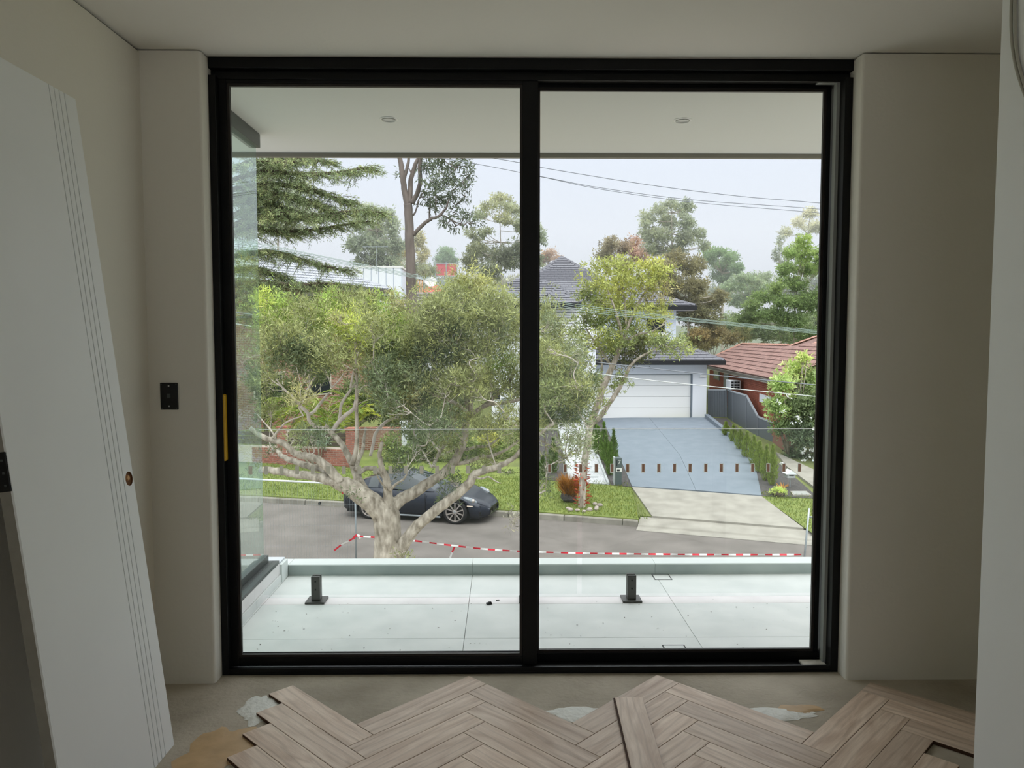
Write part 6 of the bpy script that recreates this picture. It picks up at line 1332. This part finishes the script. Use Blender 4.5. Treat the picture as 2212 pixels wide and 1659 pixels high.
def tape(name, label, px_pts, Y, w=.06, seg=.22, sag=True, tw=0):
    P = [at(x, y, Y + (p_[2] if len(p_) > 2 else 0)) for p_ in px_pts for x, y in [p_[:2]]]; P, _ = smooth_poly(P, [1] * len(P), 14)
    L = [0]
    for i in range(1, len(P)): L.append(L[-1] + (P[i] - P[i - 1]).length)
    n = max(2, int(L[-1] / seg)); out = []
    for k in range(2 * n + 1):
        s_ = L[-1] * k / (2 * n); i = min(max(1, int(np.searchsorted(L, s_))), len(P) - 1); f = (s_ - L[i - 1]) / max(1e-6, L[i] - L[i - 1]); out.append(P[i - 1].lerp(P[i], f))
    vs = []
    for k, p in enumerate(out): a = .5 * math.sin(k * .55) + tw; t_ = (out[min(k + 1, len(out) - 1)] - out[max(k - 1, 0)]).normalized(); up_ = t_.cross(Vector((0, 1, 0))).normalized(); up_ = (up_ * math.cos(a) + Vector((0, 1, 0)) * math.sin(a)) * w / 2; vs += [p - up_, p + up_]
    mb = MB(); k_ = len(out)
    mb.v = [tuple(v) for v in vs]
    for i in range(k_ - 1): mb.f.append((2 * i, 2 * i + 2, 2 * i + 3, 2 * i + 1)); mb.mi.append((i // 2) % 2)
    o = mb.build(name, ['tape_red', 'tape_white']); sl_ = o.modifiers.new('thickness', 'SOLIDIFY'); sl_.thickness = .001; tag(o, label, 'tape'); return o
tape('barrier_tape', 'red and white barrier tape strung behind the paperbark across the road edge', [(769, 1158), (800, 1160), (850, 1163), (910, 1170), (983, 1179), (1060, 1187), (1140, 1191.5), (1260, 1195), (1400, 1197), (1560, 1198), (1731, 1198)], YP - .06, .036, .15)
tape('tape_tail', 'short tail of barrier tape hanging from the left fence post', [(769, 1158), (757, 1167), (740, 1175), (722, 1189)], YP - .05, .036, .15); tape('tape_drop', 'strip of barrier tape dropping behind the balcony edge right of the trunk', [(983, 1179), (978, 1190), (972, 1206), (966, 1222)], YP - .03, .04, .15)
tape('tape_knot', 'bunched barrier tape tied round the left fence post', [(763, 1164), (768, 1157), (775, 1156), (779, 1163)], YP - .06, .05, .12)
def wire(pts, Y0, Y1, r, m, label):
    P = [at(x, y, Y0 + (Y1 - Y0) * i / (len(pts) - 1)) for i, (x, y) in enumerate(pts)]; pp, ro = smooth_poly(P, [r] * len(P), 8); o = MB().tube(pp, ro, 6).build('overhead_cable', m, smooth=True); tag(o, label, 'cable', 'overhead cables')
wire([(700, 285), (1086, 345), (1165, 361), (1400, 399), (1600, 424), (1764, 438), (2100, 470)], 17, 20, .008, 'cable_grey', 'highest of the thin grey cables crossing the open sky')
wire([(700, 308), (985, 347), (1165, 380.5), (1300, 406), (1500, 432), (1764, 451), (2100, 480)], 17, 20, .007, 'cable_grey', 'middle grey cable crossing the open sky'); wire([(700, 306), (985, 346.5), (1165, 381), (1300, 409), (1500, 437), (1764, 459.5), (2100, 492)], 17.3, 20.3, .007, 'cable_grey', 'lowest grey cable crossing the open sky')
for i, (y0, ya, yb, yc, lb) in enumerate(((526, 606, 645, 713, 'topmost'), (528, 609, 648, 715.5, 'second'), (531, 611, 652, 717.5, 'third'), (534, 613, 655, 720, 'lowest'))):
    wire([(440, y0 - 14), (560, y0), (760, y0 + 40), (960, ya), (1060, ya + 18), (1165, yb), (1300, yb + 20 + i), (1500, yb + 43 - i), (1757, yc), (2100, yc + 28)], 18.2, 19.2 + .1 * i, .0055, 'cable_green', lb + ' of the pale green cables passing before the gum trunk and slender tree')
wire([(440, 665), (560, 682), (640, 694), (760, 730), (900, 756), (1100, 772), (1195, 773), (1400, 795), (1600, 816), (1757, 831), (2100, 862)], 16.5, 18.5, .011, 'cable_grey', 'upper of the two service cables passing before the garage door'); wire([(440, 690), (560, 708), (760, 750), (1000, 788), (1195, 796), (1400, 821), (1600, 841), (1757, 856), (2100, 890)], 16.5, 18.5, .010, 'cable_pale', 'lower of the two service cables passing before the garage door')

# ============================================================ GARDEN PLANTS AND LETTERBOXES
def bush(name, label, rows, Y, L, Wd, dens, spread=.4, up=.5, group=None, mat_='leaf', per=9, z0=None):
    CW = cl_px(rows, Y, .9, spread); c0 = CW[0][0]; b = thing(name, label, 'shrub', (c0[0], c0[1], tz(c0[0], c0[1])), group)
    Vq, Cq = spray_foliage(CW, dens, L, Wd, per=per, up=up, shell=.3); quads('foliage', Vq, Cq, mat_, b); mb = MB()
    for c, r, *_ in CW:
        for k in range(3): mb.tube([(c[0] * .3 + c0[0] * .7, c[1] * .3 + c0[1] * .7, tz(c0[0], c0[1])), (c[0] + random.uniform(-.5, .5) * r[0], c[1], c[2] - r[2] * .3), (c[0] + random.uniform(-.6, .6) * r[0], c[1], c[2] + r[2] * .4)], [.03, .02, .008], 5)
    mb.build('stems', 'bark_gum', b, smooth=True, kind='stuff'); return b
bush('garden_shrub', 'dense green garden shrubs behind the dark coupe', [(880, 985, 40, 40, (112, 132, 66)), (845, 960, 30, 40, (120, 138, 66)), (925, 975, 40, 40, (104, 124, 64)), (960, 1000, 34, 26, (112, 132, 66)), (900, 940, 40, 34, (96, 114, 62)), (950, 935, 40, 34, (104, 120, 66)), (1000, 950, 34, 34, (100, 118, 62))], 27.5, .14, .04, 90)
bush('garden_shrub', 'yellow tipped garden shrubs at the house front behind the paperbark', [(1060, 945, 36, 30, (176, 176, 60)), (1030, 970, 36, 30, (120, 140, 64)), (1085, 980, 34, 30, (120, 140, 64)), (1000, 985, 30, 24, (112, 132, 64)), (1110, 940, 30, 40, (120, 138, 66)), (1130, 985, 30, 30, (112, 130, 66))], 28.5, .14, .04, 90)
bush('clipped_hedge', 'low dark hedge along the lawn edge behind the car bonnet', [(1060, 1018, 30, 12, (96, 108, 58)), (1100, 1022, 30, 12, (96, 108, 58)), (1020, 1016, 24, 12, (96, 108, 58)), (1140, 1026, 20, 12, (96, 108, 58))], 25.6, .08, .03, 110)
bush('blue_shrub', 'bluish green shrub spilling over the brick garden wall', [(690, 950, 34, 26, (122, 140, 116)), (655, 955, 20, 16, (120, 140, 84)), (640, 968, 14, 12, (120, 140, 84))], 26.4, .12, .035, 60)
# golden cane palms behind the wall
pm_ = thing('cane_palm', 'golden cane palm clump with yellow green fronds behind the brick garden wall', 'palm', (*at(690, 960, 29.5).xy, tz(at(690, 960, 29.5).x, 29.5)))
Cc, Dd, Ll, Co = [], [], [], []; mbs = MB()
for k in range(46):
    bx = at(random.choice([590, 640, 690, 720, 755]) + random.uniform(-22, 22), 900, 29.5 + random.uniform(-.8, .8)); b_ = Vector((bx.x, bx.y, tz(bx.x, bx.y) + random.uniform(.7, 1.6))); az = random.uniform(0, 6.28); ln = random.uniform(1.1, 1.9)
    P = [b_ + Vector((math.cos(az) * ln * f * .75, math.sin(az) * ln * f * .75, ln * (1.05 * f - .75 * f * f))) for f in np.linspace(0, 1, 9)]; mbs.tube(P, [.016 - .0014 * i for i in range(9)], 4, cap=False)
    col0 = np.array(lin(random.choice([(158, 172, 70), (142, 160, 66), (172, 180, 74), (122, 146, 66), (136, 156, 72)])))
    for i in range(1, 9):
        for f in np.linspace(0, 1, 4)[:-1]:
            c = P[i - 1].lerp(P[i], f); t_ = (P[i] - P[i - 1]).normalized(); sd = t_.cross(Vector((0, 0, 1))).normalized()
            for s_ in (-1, 1): Cc.append(tuple(c)); Dd.append(tuple((sd * s_ * .9 + t_ * .6 + Vector((0, 0, -.15 + random.uniform(-.15, .15)))).normalized())); Ll.append(.42 * (1 - .5 * i / 9)); Co.append(col0 * random.uniform(.7, 1.25))
quads('fronds', leaf_quads(np.array(Cc), np.array(Dd), np.array(Ll), .035), np.clip(np.array(Co), 0, .9), 'leaf', pm_); mbs.build('frond_stalks', 'stalk_green', pm_, kind='stuff')
bush('backyard_shrub', 'dark leafy hedge filling the yard between brick house and garden wall', [(580, 880, 34, 50, (104, 122, 64)), (630, 850, 40, 50, (96, 114, 62)), (800, 880, 40, 50, (96, 114, 62)), (850, 900, 36, 50, (100, 118, 62)), (760, 850, 40, 44, (104, 120, 66)), (910, 905, 40, 44, (100, 118, 62)), (960, 890, 30, 50, (104, 120, 64)), (560, 820, 40, 50, (96, 114, 62)), (690, 800, 40, 34, (100, 118, 66)), (1000, 870, 34, 44, (104, 120, 66)), (840, 830, 50, 50, (96, 112, 62)), (910, 850, 50, 50, (92, 108, 60))], 31.5, .17, .05, 75)
# young conifers beside the driveway
def conifer(x, ytop, ybot, w, col, lab, grp):
    p = gnd(x, ybot); tp = at(x, ytop, p.y); h = tp.z - p.z; wd = w * p.y / FPX; t = thing('young_conifer', lab, 'shrub', tuple(p), grp)
    n = int(900 + 500 * h); f = RNG.random(n) ** .8; an_ = RNG.uniform(0, 6.28, n); rad = wd * (np.sin(np.clip(f * 1.05 + .12, 0, 1) * math.pi) ** .7) * RNG.uniform(.3, 1, n)
    C = np.stack([p.x + np.cos(an_) * rad, p.y + np.sin(an_) * rad, p.z + f * h], 1); D = norm(np.stack([np.cos(an_) * .35, np.sin(an_) * .35, np.full(n, 1.)], 1) + RNG.normal(0, .22, (n, 3)))
    quads('foliage', leaf_quads(C, D, RNG.uniform(.07, .16, n), .018), np.clip(np.array([lin(col)]) * RNG.normal(1, .22, (n, 1)), .005, .8), 'needle', t); MB().tube([p, p + Vector((0, 0, h * .8))], [.03, .01], 5).build('stem', 'bark_dark', t)
for i, (x, yt, yb, w) in enumerate(((1283, 900, 972, 10), (1292, 925, 985, 11), (1304, 916, 995, 10), (1310, 945, 1005, 11), (1325, 930, 1020, 10), (1318, 960, 1028, 11))): conifer(x, yt, yb, w, (104, 132, 62), ('conifer nearest the garage in the row left of the driveway', 'second conifer from the garage in the row left of the driveway', 'third conifer from the garage in the row left of the driveway', 'fourth conifer from the garage in the row left of the driveway', 'tallest conifer near the grey letterbox pillar', 'conifer just behind the grey letterbox pillar')[i], 'conifers left of the driveway')
for i, (x, yt, yb, w) in enumerate(((1568, 915, 942, 8), (1584, 922, 955, 10), (1598, 928, 972, 12), (1613, 936, 990, 13), (1628, 946, 1005, 13), (1640, 958, 1022, 13), (1655, 966, 1040, 13), (1668, 966, 1050, 11))): conifer(x, yt, yb, w, (138, 156, 74), ('first small plant by the garage in the hedge row right of the driveway', 'second plant from the garage in the right hedge row', 'third plant from the garage in the right hedge row', 'fourth plant from the garage in the right hedge row', 'fourth plant from the road in the right hedge row', 'third plant from the road in the right hedge row', 'second plant from the road in the right hedge row', 'plant nearest the road in the right hedge row')[i], 'hedge row right of the driveway')
for i, (x, yt, yb, w) in enumerate(((1195, 950, 1024, 12), (1172, 990, 1036, 10))): conifer(x, yt, yb, w, (96, 122, 62), ('upright conifer left of the white pebble path', 'low conifer at the lawn edge left of the pebble path')[i], 'plants left of the pebble path')
p = gnd(1681, 1072); gb_ = thing('lime_shrub', 'small round lime green shrub at the front of the mulch bed', 'shrub', tuple(p))
Vq, Cq = spray_foliage([((p.x, p.y, p.z + .12), (.26, .26, .16), (176, 196, 72), 1.)], 900, .06, .026, per=9, up=.8, shell=.4); quads('foliage', Vq, Cq, 'leaf', gb_); MB().blob((p.x, p.y, p.z + .08), (.2, .2, .12), 10, 6).build('stems', 'bark_dark', gb_)
p = gnd(1690, 1060); br_ = thing('bromeliad', 'small orange leaved strappy plant beside the letterbox post', 'plant', tuple(p)); n = 26; an_ = np.linspace(0, 6.28, n); quads('leaves', leaf_quads(np.tile(np.array(p) + [0, 0, .03], (n, 1)), norm(np.stack([np.cos(an_), np.sin(an_), RNG.uniform(.5, 1.2, n)], 1)), .27, .05), np.array([lin((204, 150, 84))]) * RNG.uniform(.6, 1.2, (n, 1)), 'leaf', br_)
bush('flowering_bush', 'large bush with pale green tips and blue white flowers at the right frame', [(1715, 800, 30, 26, (172, 192, 92)), (1735, 775, 16, 18, (180, 198, 92)), (1690, 830, 36, 30, (160, 184, 92)), (1745, 820, 34, 40, (150, 172, 98)), (1680, 880, 34, 36, (150, 176, 90)), (1725, 880, 44, 40, (116, 136, 84)), (1770, 880, 40, 60, (116, 136, 84)), (1690, 925, 30, 26, (118, 142, 80)), (1735, 940, 44, 40, (100, 120, 84)), (1780, 950, 40, 50, (100, 120, 84)), (1720, 985, 34, 22, (104, 126, 84)), (1760, 1005, 34, 22, (104, 126, 84))], 27.0, .13, .05, 170)
fb = bpy.data.objects['flowering_bush']; FL = cl_px([(1745, 985, 30, 20, (206, 218, 240)), (1760, 1000, 26, 14, (206, 218, 240)), (1710, 880, 40, 40, (224, 230, 240), .25), (1740, 920, 30, 40, (214, 224, 240), .25), (1690, 1000, 14, 8, (214, 224, 240), .5)], 26.2, .6, .2); Vq, Cq = spray_foliage(FL, 26, .085, .07, per=6, shell=.8); quads('flowers', Vq, np.clip(Cq * 1.1, 0, .95), 'leaf', fb, label='blue white flower heads')
# letterbox pillar with house number 7
a, b = gnd(1329, 1049), gnd(1343, 1049); zb = tz(a.x, a.y); zt2 = at(1336, 990, a.y).z; lb = thing('letterbox_pillar', 'dark grey green letterbox pillar numbered 7 at the driveway edge', 'letterbox', ((a.x + b.x) / 2, a.y, zb)); yq = a.y; H_ = zt2 - zb
MB().box((a.x, yq, zb), (b.x, yq + .3, zt2)).build('pillar', 'letterbox_green', lb, bevel=.006); MB().box((a.x - .04, yq + .02, zb), (a.x, yq + .28, zt2 + .02)).build('side_plate', 'stone_grey', lb)
MB().box((a.x + .02, yq - .006, zb + H_ * .50), (b.x, yq, zb + H_ * .64)).build('number_strip', 'trim_white', lb); xm_ = (a.x + b.x) / 2
MB().box((xm_ - .05, yq - .009, zb + H_ * .53), (xm_ + .04, yq - .006, zb + H_ * .60)).build('newspaper_slot', 'void_dark', lb); MB().box((a.x + .035, yq - .006, zb + H_ * .72), (a.x + .06, yq + .002, zb + H_ * .95)).build('mail_slot', 'void_dark', lb)
tx = bpy.data.curves.new('house_number', 'FONT'); tx.body = '7'; tx.size = .17; tx.extrude = .004; tx.align_x = 'CENTER'; tx.materials.append(MATS['trim_white']); o = bpy.data.objects.new('house_number', tx); o.location = (b.x - .075, yq - .004, zb + H_ * .80); o.rotation_euler = (R(90), 0, 0); put(o, lb)
# small gabled letterbox on a post
p = gnd(1706, 1054); zt3 = at(1706, 1031, p.y).z; zr = at(1706, 1015, p.y).z; m_ = thing('letterbox', 'small gabled metal letterbox on a thin post in the right garden bed', 'letterbox', tuple(p)); w = .15; hb2 = (zr - zt3)
MB().tube([p, (p.x, p.y, zt3)], .02, 8).build('post', 'galv', m_); MB().box((p.x - w * .8, p.y - .12, zt3), (p.x + w * .8, p.y + .2, zt3 + hb2 * .55)).build('box', 'stone_grey', m_); MB().box((p.x - w * .5, p.y - .13, zt3 + hb2 * .3), (p.x + w * .5, p.y - .12, zt3 + hb2 * .42)).build('slot', 'void_dark', m_)
MB().add([(p.x - w * 1.05, p.y - .16, zt3 + hb2 * .5), (p.x + w * 1.05, p.y - .16, zt3 + hb2 * .5), (p.x, p.y - .16, zr), (p.x - w * 1.05, p.y + .24, zt3 + hb2 * .5), (p.x + w * 1.05, p.y + .24, zt3 + hb2 * .5), (p.x, p.y + .24, zr)], [(0, 1, 2), (5, 4, 3), (0, 2, 5, 3), (2, 1, 4, 5), (1, 0, 3, 4)]).build('gable_roof', 'white_metal', m_)
# pit lid
c_ = [gnd(*q) for q in ((1713, 1073), (1753, 1073), (1742, 1064), (1707, 1064))]; pl_ = thing('pit_lid', 'flat rectangular concrete pit lid with a pale rim at the bed edge', 'lid', tuple(c_[0]))
def lid(nm, f, h, m):
    ce_ = sum((Vector(q) for q in c_), Vector()) / 4; q = [ce_ + (Vector(v) - ce_) * f for v in c_]; MB().add([(v.x, v.y, v.z - .02) for v in q] + [(v.x, v.y, v.z + h) for v in q], [(0, 3, 2, 1), (4, 5, 6, 7), (0, 1, 5, 4), (1, 2, 6, 5), (2, 3, 7, 6), (3, 0, 4, 7)]).build(nm, m, pl_)
lid('rim', 1.0, .05, 'concrete_pale'); lid('cover', .84, .056, 'lid_grey')

# thin morning mist over the far gardens
mm = bpy.data.materials.new('mist'); mm.use_nodes = True; _n = mm.node_tree.nodes; _n.remove(_n['Principled BSDF']); _v = _n.new('ShaderNodeVolumeScatter'); _v.inputs['Color'].default_value = (.98, .99, 1, 1); _v.inputs['Density'].default_value = .0055; _v.inputs['Anisotropy'].default_value = .2
mm.node_tree.links.new(_v.outputs[0], _n['Material Output'].inputs['Volume']); MATS['mist'] = mm
o = MB().box((-140, 41, -8), (140, 175, 26)).build('mist', 'mist', kind='stuff'); tag(o, 'thin pale mist hanging over the far gardens and trees', 'mist')
